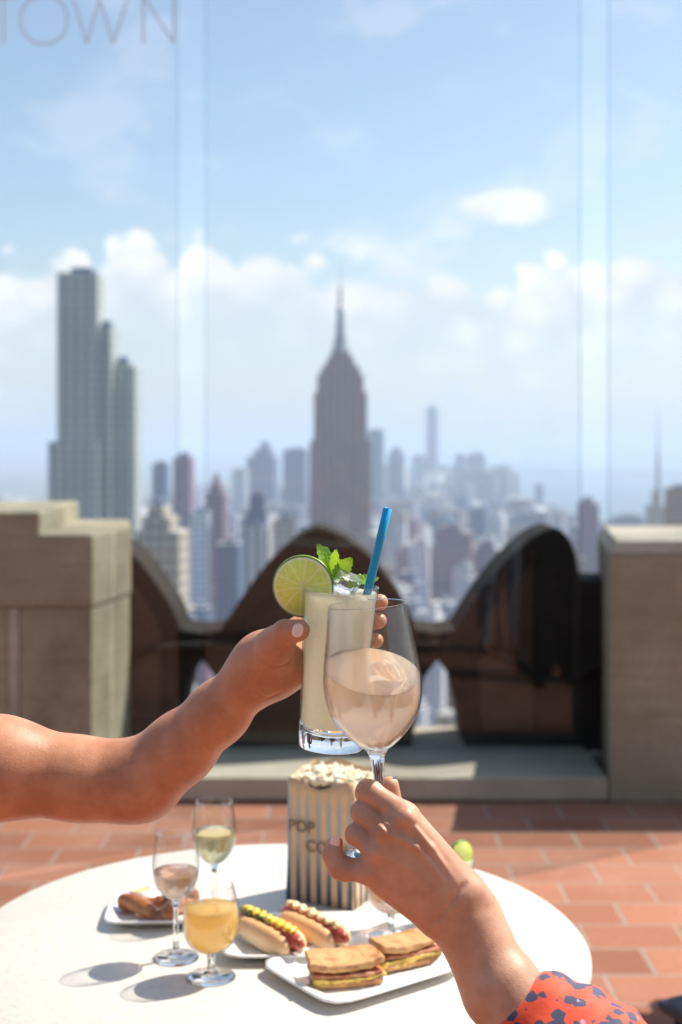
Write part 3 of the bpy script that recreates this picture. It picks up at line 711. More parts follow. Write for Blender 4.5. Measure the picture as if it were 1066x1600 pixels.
# ------------------------------------------------------------------ table
TZ = .74; HT = EYE - TZ
tcx, tcy, tr = -.1375 * HT, 2.684 * HT, .633 * HT
root = empty('round_table', (tcx, tcy, 0))
put('tabletop', lathe([(0, TZ - .03), (tr - .016, TZ - .03), (tr - .004, TZ - .024), (tr, TZ - .012), (tr - .002, TZ - .004), (tr - .007, TZ), (0, TZ)], 128), M_table, root, world=False)
put('edge_band', lathe([(tr - .001, TZ - .023), (tr + .0025, TZ - .021), (tr + .0025, TZ - .009), (tr - .001, TZ - .007)], 128, close=True), M_tedge, root, world=False)
put('pedestal', lathe([(0, .02), (.035, .02), (.03, .1), (.03, TZ - .06), (.09, TZ - .031), (0, TZ - .031)], 32), M_metal, root, world=False)
put('base_plate', lathe([(0, 0), (.24, 0), (.24, .012), (.05, .03), (0, .03)], 48), M_metal, root, world=False)
tag(root, 'round off-white cafe table set with drinks and snacks', 'table')

# dark chair at the right edge
root = empty('patio_chair', (.835, 2.19, 0), (0, 0, R(25)))
M_navy = pbr('navy_metal', (.02, .022, .04), .5)
put('seat', box(-.22, .22, -.21, .21, .44, .46, .009), M_navy, root, world=False)
for sx in (-.19, .19):
    for sy in (-.18, .18): put('leg', tube([(sx, sy, .44), (sx * 1.1, sy * 1.15, 0)], .011, 10), M_navy, root, world=False)
put('backrest', join(tube(crom([(.2, -.2, .45), (.23, -.2, .7), (.23, -.12, .80), (.23, .12, .80), (.23, .2, .7), (.2, .2, .45)], 8), .011, 10), *[tube([(.215, q, .46), (.23, q, .79)], .006, 8) for q in (-.12, -.04, .04, .12)]), M_navy, root, world=False)
tag(root, 'dark navy metal chair, only a corner showing at the lower right', 'chair')

# ---- stemware on the table
def wall_prof(outer, t=.0011):
    """closed thin wall from an outer outline going up"""
    inner = [(max(r - t, .0002), z + (t if i == 0 else 0)) for i, (r, z) in enumerate(outer)]
    return outer + inner[::-1]
def small_glass(px, py, scale=1.0, fill=.5, liq=None, liqname='wine', label='', lab2='', kind='flute', rx=0):
    d = HT * F / (py - HY); p = P(px, py, d); root = empty('stemmed_glass', (p.x, p.y, TZ + .0005))
    if kind == 'flute':
        out = crom([(.006, .078), (.016, .083), (.027, .098), (.0315, .118), (.030, .142), (.0265, .168)], 6)
        stem = [(0, 0), (.030, 0), (.031, .001), (.028, .0025), (.010, .0045), (.0045, .010), (.0034, .03), (.0036, .065), (.0055, .076), (.0085, .0795), (0, .0805)]
    else:
        out = crom([(.006, .034), (.020, .036), (.033, .050), (.0365, .070), (.034, .095), (.029, .118)], 6)
        stem = [(0, 0), (.031, 0), (.032, .001), (.029, .0025), (.010, .0045), (.0052, .010), (.0048, .02), (.006, .031), (.009, .0352), (0, .0365)]
    out = [(r * scale, z * scale) for r, z in out]; stem = [(r * scale, z * scale) for r, z in stem]
    bw = put('bowl', lathe(out + [(r - .0011, z + .0004) for r, z in out[::-1]], 48), M_wall, root, world=False)
    fi = int(len(stem) * .45)
    put('stem', lathe([(0, .004 * scale)] + [q for q in stem if q[1] > .0041 * scale], 32), M_solid, root, world=False)
    put('foot', lathe([q for q in stem if q[1] < .0041 * scale] + [(.008, .0039 * scale), (0, .0039 * scale)], 48), M_solid, root, world=False)
    tag(root, label, 'glass')
    zl = out[0][1] + (out[-1][1] - out[0][1]) * fill
    li = [(0, out[0][1] + .0015)] + [(r - .0016, z + .001) for r, z in out if z < zl - .002 and r > .004]
    rl = np.interp(zl, [q[1] for q in out], [q[0] for q in out]) - .0016
    li += [(rl, zl - .0008), (rl - .0006, zl), (0, zl)]
    o = put(liqname, lathe(li, 48), liq); o.location = root.location; tag(o, lab2, 'drink')
small_glass(275, 1497, 1.0, .42, M_roseB, 'rose_wine', 'tall small stemmed glass of pale pink wine beside the pretzel plate', 'pale pink wine in the glass beside the pretzel plate')
small_glass(335, 1434, 1.0, .52, M_white, 'white_wine', 'stemmed glass of yellowish white wine, rearmost on the table', 'yellowish white wine in the rearmost stemmed glass')
small_glass(330, 1527, 1.0, .66, M_orange, 'orange_cocktail', 'squat stemmed goblet holding a cloudy orange drink, nearest to the viewer', 'cloudy orange drink in the squat goblet', kind='goblet')
small_glass(611, 1462, 1.0, .6, M_roseB, 'rose_wine', 'stemmed glass of peach coloured wine half hidden by the right hand', 'peach wine in the glass half hidden by the right hand', kind='goblet')

# ---- plates
def plate(cx, cy_, sx, sy, rot, label, h=.014):
    bm = bmesh.new(); rings = []
    prof = [(0.0, .0035), (.62, .0035), (.74, .004), (.93, h), (1.0, h + .0004), (1.0, h - .0022), (.93, h - .0035), (.72, .0), (0.0, 0)]
    N = 48
    for f, z in prof:
        r = []
        for i in range(N):
            a = 2 * math.pi * i / N; e = 7.0
            q = (abs(math.cos(a)) ** e + abs(math.sin(a)) ** e) ** (-1 / e)
            r.append(bm.verts.new((math.cos(a) * q * sx / 2 * f, math.sin(a) * q * sy / 2 * f, z)) if f > 0 else None)
        if f == 0: c0 = bm.verts.new((0, 0, z)); r = [c0] * N
        rings.append(r)
    for a, c in zip(rings[:-1], rings[1:]):
        for i in range(N):
            j = (i + 1) % N; q = []
            for t_ in (a[i], a[j], c[j], c[i]):
                if t_ not in q: q.append(t_)
            bm.faces.new(q)
    bmesh.ops.recalc_face_normals(bm, faces=bm.faces[:])
    me = bpy.data.meshes.new('plate'); bm.to_mesh(me); bm.free()
    o = put('plate', me, M_white_p, smooth=True); o.location = (cx, cy_, TZ + .0006); o.rotation_euler = (0, 0, rot); tag(o, label, 'plate'); return o
plate(-.262, 1.905, .15, .125, R(3), 'small square white plate under the pretzel')
plate(-.045, 1.80, .235, .16, R(3), 'oblong white plate under the two hot dogs')
plate(.028, 1.697, .218, .172, R(36), 'oblong white plate under the toasted sandwiches, nearest plate')

# ---- pretzel and its sauce cup
M_pret = pbr('pretzel_crust', (.30, .10, .035), .35, vary=(60, (.48, .22, .09), .45, .7), bump=(120, .3, .002))
pts = []
for i in range(61):
    a = i / 60 * 2 * math.pi
    pts.append((.042 * math.sin(a) + .018 * math.sin(2 * a + .4), .030 * math.cos(a) - .012 * math.cos(2 * a), .012 + .006 * math.sin(3 * a)))
root = empty('pretzel', (-.258, 1.90, TZ + .006), (0, 0, R(10)))
put('dough', tube(pts, [.0105 + .002 * math.sin(i * .5) for i in range(61)], 12), M_pret, root, world=False)
M_cheese = pbr('melted_cheese', (.80, .62, .40), .4)
bits = [blob(Vector(pts[random.randrange(60)]) + Vector((random.uniform(-.004, .004), random.uniform(-.004, .004), .0095)), (.0035, .0028, .0016), 1) for _ in range(26)]
tp_ = put('topping', join(*bits), M_cheese, root, world=False); tp_['kind'] = 'stuff'
tag(root, 'brown twisted soft pretzel with pale topping on the small plate', 'pretzel')
root = empty('sauce_cup', (-.296, 1.945, TZ + .0045))
put('cup', lathe([(0, 0), (.013, 0), (.017, .022), (.0162, .022), (.0125, .002), (0, .002)], 32), pbr('white_plastic', (.82, .82, .8), .35), root, world=False)
put('mustard', lathe([(0, .004), (.0135, .004), (.0156, .018), (0, .0192)], 32), pbr('mustard_sauce', (.68, .47, .16), .3), root, world=False)
tag(root, 'tiny white cup of mustard behind the pretzel', 'sauce cup')

# ---- hot dogs
M_bun, n, b = mat('bun_crust'); t = n.new('ShaderNodeTexCoord').outputs['Object']; sp = n.new('ShaderNodeSeparateXYZ'); n.l.new(t, sp.inputs[0])
n.put(b.inputs['Base Color'], n.mix(n.ss(n.m('ADD', sp.outputs[2], n.m('MULTIPLY', n.m('SUBTRACT', n.noise(t, 30, 4), .5), .02)), .008, .04), (.80, .60, .36), (.72, .40, .17))); b.inputs['Roughness'].default_value = .45
b.inputs['Subsurface Weight'].default_value = .2; b.inputs['Subsurface Scale'].default_value = .004
M_saus = pbr('sausage_skin', (.32, .05, .025), .25, vary=(40, (.45, .09, .04), .4, .7), coat=.3)
M_must = pbr('pale_mustard', (.82, .70, .40), .3); M_yell = pbr('yellow_mustard', (.85, .55, .06), .3); M_rel = pbr('green_relish', (.10, .14, .04), .45)
def hotdog(c, ang, label, style):
    root = empty('hot_dog', (c[0], c[1], TZ + .0045), (0, 0, ang)); root.scale = (.92, .92, .92); L = .068
    def loaf(s):
        V = []; Fc = []; n_ = 18; m_ = 16
        for i in range(n_ + 1):
            tt = -1 + 2 * i / n_; q = (1 - abs(tt) ** 3.5) ** .5 if abs(tt) < 1 else 0
            for j in range(m_):
                a = 2 * math.pi * j / m_
                V.append((tt * L, s * .0145 + math.cos(a) * .0135 * max(q, .05) + .0, .0195 + math.sin(a) * .0185 * max(q, .05) - .002 * (1 - q)))
        for i in range(n_):
            for j in range(m_): Fc.append((i * m_ + j, i * m_ + (j + 1) % m_, (i + 1) * m_ + (j + 1) % m_, (i + 1) * m_ + j))
        Fc += [tuple(range(m_ - 1, -1, -1)), tuple(range(n_ * m_, (n_ + 1) * m_))]
        return mesh('loaf', V, Fc, True)
    put('bun', join(loaf(-1), loaf(1)), M_bun, root, world=False)
    ps = [(x * (L + .010), 0, .029 - .003 * x * x) for x in np.linspace(-1, 1, 21)]
    rs = [.0115 * max(.25, (1 - abs(x) ** 8)) ** .5 for x in np.linspace(-1, 1, 21)]
    put('sausage', tube(ps, rs, 16), M_saus, root, world=False)
    zig = crom([(x * L * .9, (.0065 if i % 2 else -.0065), .0415) for i, x in enumerate(np.linspace(-1, 1, 13 if style == 'pale' else 17))], 6)
    put('mustard', tube(zig, [.0034 + .0008 * math.sin(i * .9) for i in range(len(zig))], 10), M_must if style == 'pale' else M_yell, root, world=False)
    if style != 'pale':
        put('relish', join(*[blob((random.uniform(-.95, .2) * L, random.uniform(-.011, .011), .040 + random.uniform(-.002, .003)), (.004, .003, .003), 1, noise=.3) for _ in range(60)]), M_rel, root, world=False)
    tag(root, label, 'hot dog')
hotdog((-.037, 1.795), R(-52), 'hot dog with zigzag of pale mustard, right one of the two', 'pale')
hotdog((-.096, 1.775), R(-52), 'hot dog with yellow mustard and dark relish, left one of the two', 'yellow')

# ---- toasted sandwiches
M_toast, n, b = mat('toasted_bread'); t = n.new('ShaderNodeTexCoord').outputs['Object']
n.put(b.inputs['Base Color'], n.mix(n.ss(n.noise(t, 45, 6, .65), .35, .68), (.62, .35, .14), (.34, .14, .045))); b.inputs['Roughness'].default_value = .65
bn = n.new('ShaderNodeBump'); bn.inputs['Strength'].default_value = .5; bn.inputs['Distance'].default_value = .002; n.put(bn.inputs['Height'], n.noise(t, 150, 5, .6)); n.l.new(bn.outputs[0], b.inputs['Normal'])
M_crumb = pbr('bread_crumb', (.82, .66, .42), .8, bump=(200, .5, .002))
M_chs = pbr('yellow_cheese', (.72, .50, .10), .35, vary=(70, (.50, .28, .06), .45, .65)); M_ham = pbr('reddish_filling', (.38, .10, .05), .5, vary=(50, (.6, .3, .15), .4, .7))
from mathutils import noise as mnoise
def crusty(pts, z0, z1, amp=.0022, k=.7, warp=0.0):
    """slab cut from an outline, rounded, subdivided and roughened"""
    me = prism(pts, z0, z1, min(.004, (z1 - z0) * .35), 2, axis='z'); bm = bmesh.new(); bm.from_mesh(me)
    bmesh.ops.triangulate(bm, faces=bm.faces[:])
    for _ in range(3): bmesh.ops.subdivide_edges(bm, edges=[e for e in bm.edges if e.calc_length() > .004], cuts=1)
    off = random.random() * 50; bm.normal_update()
    for q in bm.verts:
        q.co += q.normal * (mnoise.noise(q.co * 90 + Vector((off, 0, 0))) * amp * .55 + mnoise.noise(q.co * 260 + Vector((0, off, 0))) * amp * .5)
        q.co.z += warp * (q.co.x ** 2 * 30 - q.co.y * .35)
    bm.to_mesh(me); bm.free(); me.polygons.foreach_set('use_smooth', [True] * len(me.polygons)); return me
def sandwich(c, ang, label, tilt=0, s=1.0, z=0):
    root = empty('toasted_sandwich', (c[0], c[1], TZ + .0055 + z), (tilt, 0, ang))
    root.scale = (1, 1, .88)
    tri = [(-.054, -.026), (-.020, -.031), (.030, -.032), (.054, -.028), (.050, .020), (.030, .033), (-.026, .036), (-.046, .026)]
    tri = [(x * s, y * s) for x, y in tri]
    def ol(k, dx=0, dy=0, rot=0, j=.0015):
        r_ = []
        for x, y in tri: r_.append(((x * math.cos(rot) - y * math.sin(rot)) * k + dx + random.uniform(-j, j), (x * math.sin(rot) + y * math.cos(rot)) * k + dy + random.uniform(-j, j)))
        return r_
    put('bread_slice', crusty(ol(.97), 0, .011), M_toast, root, world=False)
    put('cheese', join(crusty(ol(1.0, .001, -.001, .03, .003), .0115, .0160, .003), *[blob((x + random.uniform(-.004, .004), (-.028 + abs(x) * .12) * s, .010 + random.uniform(-.002, .003)), (random.uniform(.004, .008), .003, random.uniform(.004, .007)), 2, noise=.25) for x in np.linspace(-.038, .038, 7)]), M_chs, root, world=False)
    put('filling', crusty(ol(.96, .002, -.001, -.03, .003), .0165, .0215, .003), M_ham, root, world=False)
    put('bread_slice', crusty(ol(1.02, -.001, .002, .07, .001), .0220, .0335, .0024, warp=.10), M_toast, root, world=False)
    tag(root, label, 'sandwich')
sandwich((.002, 1.664), R(14), 'toasted sandwich half at the left end of the nearest plate', R(3), .88)
sandwich((.083, 1.722), R(30), 'toasted sandwich half with reddish filling at the right end of the nearest plate', R(-2), .82)
M_napk = pbr('white_paper', (.85, .85, .84), .8)
o = put('paper_cup', lathe([(0, 0), (.014, 0), (.018, .020), (.0172, .020), (.0133, .0015), (0, .0015)], 24), M_napk); o.location = (.052, 1.765, TZ + .0045); tag(o, 'small white paper sauce cup between the two sandwich halves', 'sauce cup')

# ---- popcorn bag
A_ = R(27); corner = Vector((wx(553, 1.925), 1.925)); W_, D_, H_ = .113, .082, .184
root = empty('popcorn_bag', (corner.x, corner.y, TZ + .0005), (0, 0, 0))
fx = Vector((-math.cos(A_), math.sin(A_))); fy = Vector((math.sin(A_), math.cos(A_)))
def bag_mesh():
    V = []; Fc = []; lv = 9; per = []
    for s in range(12): per.append((fx * W_ * s / 12))
    for s in range(8): per.append(fx * W_ + fy * D_ * s / 8)
    for s in range(12): per.append(fx * W_ * (1 - s / 12) + fy * D_)
    for s in range(8): per.append(fy * D_ * (1 - s / 8))
    cc_ = fx * W_ / 2 + fy * D_ / 2; n_ = len(per)
    for i in range(lv + 1):
        t_ = i / lv
        for j, p in enumerate(per):
            q = (p - cc_) * (1 + .025 * t_ * math.sin(j * .9)) * (1 + .008 * math.sin(t_ * 9 + j * 1.7)); q = q.lerp(q.normalized() * .055, .10 * t_)
            zz = H_ * t_ + (.004 * math.sin(j * .8) - (.010 * math.sin((j - 1) / 11 * math.pi) if 12 > j > 1 else 0) + (.010 if 32 > j > 19 else 0) if i == lv else 0)
            V.append((cc_.x + q.x, cc_.y + q.y, zz))
    for i in range(lv):
        for j in range(n_): Fc.append((i * n_ + j, (i + 1) * n_ + j, (i + 1) * n_ + (j + 1) % n_, i * n_ + (j + 1) % n_))
    Fc.append(tuple(range(n_)))
    return mesh('bag', V, Fc, True)
M_bag, n, b = mat('striped_kraft_paper'); t = n.new('ShaderNodeTexCoord').outputs['Object']; sp = n.new('ShaderNodeSeparateXYZ'); n.l.new(t, sp.inputs[0])
uu = n.m('ADD', n.m('MULTIPLY', sp.outputs[0], math.cos(A_)), n.m('MULTIPLY', sp.outputs[1], -math.sin(A_)))
vv = n.m('ADD', n.m('MULTIPLY', sp.outputs[0], math.sin(A_)), n.m('MULTIPLY', sp.outputs[1], math.cos(A_)))
fr = n.m('FRACT', n.m('DIVIDE', n.m('ADD', n.m('SUBTRACT', uu, vv), 1.0), .0172))
st = n.m('MULTIPLY', n.ss(fr, .52, .58), n.ss(sp.outputs[2], .135, .185, 1.0, 0.0))
strc = n.mix(n.ss(sp.outputs[2], .01, .10), (.06, .10, .18), (.40, .43, .42))
kraft = n.mix(n.ss(n.noise(t, 40, 4), .3, .7), (.74, .52, .30), (.68, .46, .25))
n.put(b.inputs['Base Color'], n.mix(st, kraft, strc)); b.inputs['Roughness'].default_value = .75
pk = put('paper', bag_mesh(), M_bag, root, world=False)
md = pk.modifiers.new('thick', 'SOLIDIFY'); md.thickness = .0006; md.offset = -1
M_ink = pbr('brown_ink', (.16, .10, .07), .7)
def on_front(me, s, z):     # s: metres from the left end of the front face
    fr_ = Matrix(((math.cos(A_), 0, math.sin(A_) * 1, 0), (-math.sin(A_), 0, math.cos(A_) * 1, 0), (0, 1, 0, 0), (0, 0, 0, 1)))
    p = fx * (W_ - s) - fy * .0045
    return xf(me, Matrix.Translation((p.x, p.y, z)) @ fr_)
put('printed_word', on_front(text_mesh('POP', .024), .028, .105), M_ink, root, world=False)
put('printed_word', on_front(text_mesh('CORN', .024), .070, .078), M_ink, root, world=False)
tag(root, 'kraft paper popcorn bag with blue grey stripes standing behind the hot dogs', 'popcorn bag')
pops = []
cc_ = fx * W_ / 2 + fy * D_ / 2
for i in range(230):
    a, c = random.uniform(-.9, .9), random.uniform(-.9, .9)
    p = cc_ + fx * a * W_ / 2 + fy * c * D_ / 2
    z = H_ - .016 + .018 * (1 - (a * a + c * c) / 2) + random.uniform(-.005, .006)
    for k_ in range(3): pops.append(blob((corner.x + p.x + random.uniform(-.004, .004), corner.y + p.y + random.uniform(-.004, .004), TZ + z + random.uniform(-.003, .004)), [random.uniform(.0026, .0048) for _ in range(3)], 1, noise=.5))
o = put('popcorn', join(*pops), pbr('popcorn', (.86, .80, .64), .6, sss=.3, sscale=.003, vary=(150, (.85, .60, .26), .5, .72))); centre(o)
tag(o, 'heap of white popcorn filling the open top of the striped bag', 'popcorn', kind='stuff')

# ------------------------------------------------------------------ cocktails
# lime wheel material: flesh wedges, pith, rind
def lime_mat():
    m, n, b = mat('lime_flesh'); t = n.new('ShaderNodeTexCoord').outputs['Object']; sp = n.new('ShaderNodeSeparateXYZ'); n.l.new(t, sp.inputs[0])
    x, z = sp.outputs[0], sp.outputs[2]
    r = n.m('SQRT', n.m('ADD', n.m('MULTIPLY', x, x), n.m('MULTIPLY', z, z)))
    a = n.m('ADD', n.m('ARCTAN2', z, x), 4.0)
    f = n.m('ABSOLUTE', n.m('SUBTRACT', n.m('FRACT', n.m('MULTIPLY', a, 10 / (2 * math.pi))), .5))   # .5 at a membrane
    wdt = n.m('DIVIDE', .0009, n.m('MAXIMUM', n.m('MULTIPLY', r, .63), .0005))
    mem = n.m('GREATER_THAN', f, n.m('SUBTRACT', .5, wdt))
    mem = n.m('MAXIMUM', mem, n.m('LESS_THAN', r, .0018))
    vec = n.comb(n.m('MULTIPLY', a, 9.0), n.m('MULTIPLY', r, 90.0), 0.0)
    fib = n.noise(vec, 2.2, 4, .6)
    fl = n.mix(n.ss(fib, .3, .7), (.60, .70, .10), (.78, .84, .26))
    c = n.mix(n.m('MULTIPLY', mem, .38), fl, (.86, .86, .58))
    c = n.mix(n.ss(r, .0248, .0258), c, (.80, .84, .52))
    c = n.mix(n.ss(r, .0272, .0279), c, (.22, .38, .03))
    n.put(b.inputs['Base Color'], c); b.inputs['Roughness'].default_value = .25; b.inputs['Coat Weight'].default_value = .3
    b.inputs['Subsurface Weight'].default_value = .6; b.inputs['Subsurface Radius'].default_value = (1, 1, .4); b.inputs['Subsurface Scale'].default_value = .008
    bn = n.new('ShaderNodeBump'); bn.inputs['Strength'].default_value = .4; bn.inputs['Distance'].default_value = .001; n.put(bn.inputs['Height'], fib); n.l.new(bn.outputs[0], b.inputs['Normal'])
    return m
M_limef = lime_mat(); M_rind = pbr('lime_rind', (.10, .24, .015), .3, vary=(200, (.2, .36, .03), .4, .7), bump=(350, .4, .001), coat=.4)
def lime_wheel(p, rot, label, rad=.0288, cat='lime slice'):
    root = empty('lime_slice', p, rot); s = rad / .0288; t2 = .0032
    me = lathe([(0, -t2), (rad - .001, -t2), (rad - .0002, -t2 * .7), (rad - .0002, t2 * .7), (rad - .001, t2), (0, t2)], 64); xf(me, Matrix.Rotation(R(90), 4, 'X'))
    put('flesh', me, M_limef, root, world=False)
    me = lathe([(rad - .0004, -t2 * .92), (rad + .0004, -t2 * .6), (rad + .0007, 0), (rad + .0004, t2 * .6), (rad - .0004, t2 * .92)], 64, close=True); xf(me, Matrix.Rotation(R(90), 4, 'X'))
    put('rind', me, M_rind, root, world=False)
    tag(root, label, cat); return root
def leaf(L, W, curl=.3, cup=.25, n=14, m=7):
    """serrated, quilted mint leaf along +X"""
    V = []; Fc = []
    for i in range(n + 1):
        t_ = i / n; wd = W * (math.sin(math.pi * t_ ** .8) ** .75 if 0 < t_ < 1 else .02) * (1 + .10 * (1 if i % 2 else -1))
        for j in range(-m, m + 1):
            s = j / m
            q = abs(s)
            z = curl * L * t_ * t_ + cup * wd * q ** 1.5 + .0007 * math.sin(9 * (t_ * 2.2 + q * .9) * math.pi) * (1 - q * .4) * (q > .08)
            V.append((L * t_ + .18 * wd * q, wd * s, z))
    k = 2 * m + 1
    for i in range(n):
        for j in range(2 * m): Fc.append((i * k + j, i * k + j + 1, (i + 1) * k + j + 1, (i + 1) * k + j))
    return mesh('leaf', V, Fc, True)
M_mint, n, b = mat('mint_leaf'); t = n.new('ShaderNodeTexCoord').outputs['Object']
n.put(b.inputs['Base Color'], n.mix(n.ss(n.noise(t, 120, 4), .3, .7), (.10, .26, .035), (.20, .42, .06))); b.inputs['Roughness'].default_value = .4
tlb = n.new('ShaderNodeBsdfTranslucent'); n.put(tlb.inputs[0], (.42, .62, .04)); ms = n.new('ShaderNodeMixShader'); ms.inputs[0].default_value = .45
n.l.new(b.outputs[0], ms.inputs[1]); n.l.new(tlb.outputs[0], ms.inputs[2]); n.l.new(ms.outputs[0], n.n['Material Output'].inputs[0])
bn = n.new('ShaderNodeBump'); bn.inputs['Strength'].default_value = .7; bn.inputs['Distance'].default_value = .0012; vv_ = n.new('ShaderNodeTexVoronoi'); vv_.inputs['Scale'].default_value = 380; n.put(vv_.inputs['Vector'], t); n.put(bn.inputs['Height'], vv_.outputs[0]); n.l.new(bn.outputs[0], b.inputs['Normal'])

def highball(base, top, rb, rt, label, names, full=True):
    base = Vector(base); top = Vector(top); H = (top - base).length
    q = (top - base).to_track_quat('Z', 'Y'); rot = q.to_euler()
    root = empty('highball_glass', base, rot)
    rr_ = lambda z: rb + (rt - rb) * (z / H) ** 1.25 + .0006 * math.cos(z / H * 6.283)
    zs = list(np.linspace(.022, H - .0012, 26))
    t_ = .0015
    wall = [(rr_(z), z) for z in zs] + [(rr_(H) - .0002, H - .0004), (rr_(H) - .0008, H), (rr_(H) - .0013, H - .0005)] + [(rr_(z) - t_, z) for z in zs[::-1]]
    put('wall', lathe(wall, 96), M_wall, root, world=False)
    bs_ = [(0, .0012), (rb * .72, .0012), (rb * .8, 0), (rb - .002, 0), (rb, .0018), (rr_(.012), .012), (rr_(.0219), .0219), (rr_(.0219) - .0026, .0219)]
    bs_ += [(rr_(.02) - .005, .0185), (rr_(.02) * .6, .0160), (rr_(.02) * .3, .0150), (0, .0147)]
    put('thick_base', lathe(bs_, 96), M_solid, root, world=False)
    tag(root, label, 'glass')
    zl = H - .0055
    li = [(0, .0152), (rr_(.02) * .3, .0155), (rr_(.02) * .6, .0166), (rr_(.02) - .0055, .0193)] + [(rr_(z) - t_ - .0001, z) for z in zs if .024 < z < zl - .002] + [(rr_(zl) - t_ - .0001, zl - .0002), (rr_(zl) - .004, zl - .0009), (0, zl - .001)]
    o = put('lime_cocktail', lathe(li, 96), M_milky); o.location = base; o.rotation_euler = rot; tag(o, names[0], 'drink')
    return root, H, rot, rr_
DH = 1.24
def droplets(root, rfun, z0, z1, n_, tilt=0):
    bb = []
    for _ in range(n_):
        a = random.uniform(0, 6.283); z = random.uniform(z0, z1); r = rfun(z); k_ = random.uniform(.0003, .0008)
        bb.append(blob((math.cos(a) * r, math.sin(a) * r, z), (k_, k_, k_ * 1.2), 1))
    o = put('condensation', join(*bb), M_wall, root, world=False); o['kind'] = 'stuff'
hb, hh_, hrot, hr = highball(P(517.5, 1168, DH), P(532, 914, DH), .0304, .0361, 'tall tumbler raised by the hand from the left, filled with pale green cocktail', ['pale milky green cocktail filling the raised tumbler'])
droplets(hb, hr, .03, hh_ * .9, 260)
lime_wheel(P(474, 916, DH - .006), (R(2), R(12), R(-9)), 'large lime wheel on the left rim of the raised tumbler')
# straw
def straw(a, b_, r, label):
    a, b_ = Vector(a), Vector(b_); o = put('drinking_straw', tube([a, a.lerp(b_, .33), a.lerp(b_, .66), b_], r, 24, cap=False), M_straw)
    md = o.modifiers.new('thick', 'SOLIDIFY'); md.thickness = .0004; centre(o); tag(o, label, 'straw'); return o
sb = P(577, 915, DH - .008); st_ = P(606, 794, DH - .012)
straw(st_, sb + (sb - st_) * .35, .0037, 'bright blue plastic straw sticking out of the raised tumbler')
# ice
def ice(p, s, rot, label):
    me = box(-s, s, -s * .9, s * .9, -s * .8, s * .8, s * .3, 4)
    o = put('ice_cube', me, M_ice, smooth=True); o.location = p; o.rotation_euler = rot; tag(o, label, 'ice cube')
ice(P(541, 911, DH - .010), .0105, (.5, .4, .3), 'rounded ice cube poking out right beside the mint')
ice(P(520, 919, DH + .012), .0095, (.1, .7, 1.0), 'half sunk ice cube between lime wheel and mint')
# mint
root = empty('mint_sprig', P(530, 912, DH))
def place_leaf(px, py, dd, tipx, tipy, tipd, W, face, curl=.2):
    a = P(px, py, dd); b_ = P(tipx, tipy, tipd); ax_ = (b_ - a); L = ax_.length; ax_.normalize()
    f = Vector(face); f = (f - ax_ * f.dot(ax_)).normalized(); s = f.cross(ax_)
    m4 = Matrix((( ax_.x, s.x, f.x, a.x), (ax_.y, s.y, f.y, a.y), (ax_.z, s.z, f.z, a.z), (0, 0, 0, 1)))
    me = xf(leaf(L, W, curl), m4); put('leaf', me, M_mint, root)
place_leaf(526, 902, DH + .006, 491, 853, DH + .004, .0105, (.6, -.7, .5), .12)
place_leaf(524, 906, DH + .010, 505, 856, DH + .012, .009, (.8, -.3, .3), .1)
place_leaf(523, 903, DH, 530, 858, DH - .002, .0080, (-.7, -.6, .2), .12)
place_leaf(521, 908, DH - .004, 552, 872, DH - .006, .0082, (-.3, -.9, .3), .05)
place_leaf(540, 913, DH - .002, 587, 900, DH + .002, .0070, (0, -.6, .8), -.08)
place_leaf(565, 913, DH + .008, 592, 902, DH + .012, .0055, (0, -.5, .9), -.05)
put('stem', tube([P(522, 902, DH), P(525, 915, DH), P(530, 930, DH)], .0013, 8), M_mint, root)
tag(root, 'fresh green mint sprig standing in the raised tumbler', 'mint')

# second tumbler on the table hidden by the right hand
d2 = HT * F / (1440 - HY); p2 = P(711, 1440, d2)
highball((p2.x, p2.y, TZ + .0005), (p2.x, p2.y, TZ + .094), .024, .0275, 'short tumbler standing on the table hidden behind the right wrist', ['pale cocktail in the short tumbler behind the right wrist'])
lime_wheel((p2.x + .007, p2.y - .010, TZ + .098), (0, R(5), R(35)), 'lime wheel peeking out behind the right wrist', rad=.021)

# ------------------------------------------------------------------ raised wine glass
DW = 1.178
ft = P(600, 1336, DW); rm = P(574, 943, DW)
HW = (rm - ft).length; q = (rm - ft).to_track_quat('Z', 'Y'); wrot = q.to_euler()
root = empty('wine_glass', ft, wrot)
s_ = HW / .2247
outl = crom([(.0064, .0865), (.0097, .0935), (.0190, .1008), (.0300, .1118), (.0405, .1290), (.0442, .1504), (.0432, .168), (.0400, .1900), (.0375, .2080), (.0352, .2240)], 7)
outl = [(r, z * s_) for r, z in outl]
bowl_o = [q for q in outl if q[1] > .0955 * s_]
put('bowl', lathe([(0, bowl_o[0][1] - .0008)] + bowl_o + [(bowl_o[-1][0] - .0004, bowl_o[-1][1] + .0005), (bowl_o[-1][0] - .0010, bowl_o[-1][1])] + [(r - .0011, z + .0002) for r, z in bowl_o[::-1]] + [(0, bowl_o[0][1] + .001)], 128), M_wall, root, world=False)
stp = [(0, .0036)] + [(.0100, .0036), (.0062, .0075), (.0045, .014), (.0040, .03), (.0043, .055), (.0048, .0715), (.0064, .0865)] + [(q[0], q[1]) for q in outl if .0866 * s_ < q[1] < .0955 * s_] + [(.009, .0962 * s_), (0, .0975 * s_)]
put('stem', lathe(stp, 48), M_solid, root, world=False)
put('foot', lathe([(0, 0), (.0345, 0), (.0354, .0009), (.0350, .0018), (.022, .0027), (.0105, .0035), (0, .0035)], 96), M_solid, root, world=False)
tag(root, 'large wine glass held by its stem, part full of pale rose wine', 'glass')
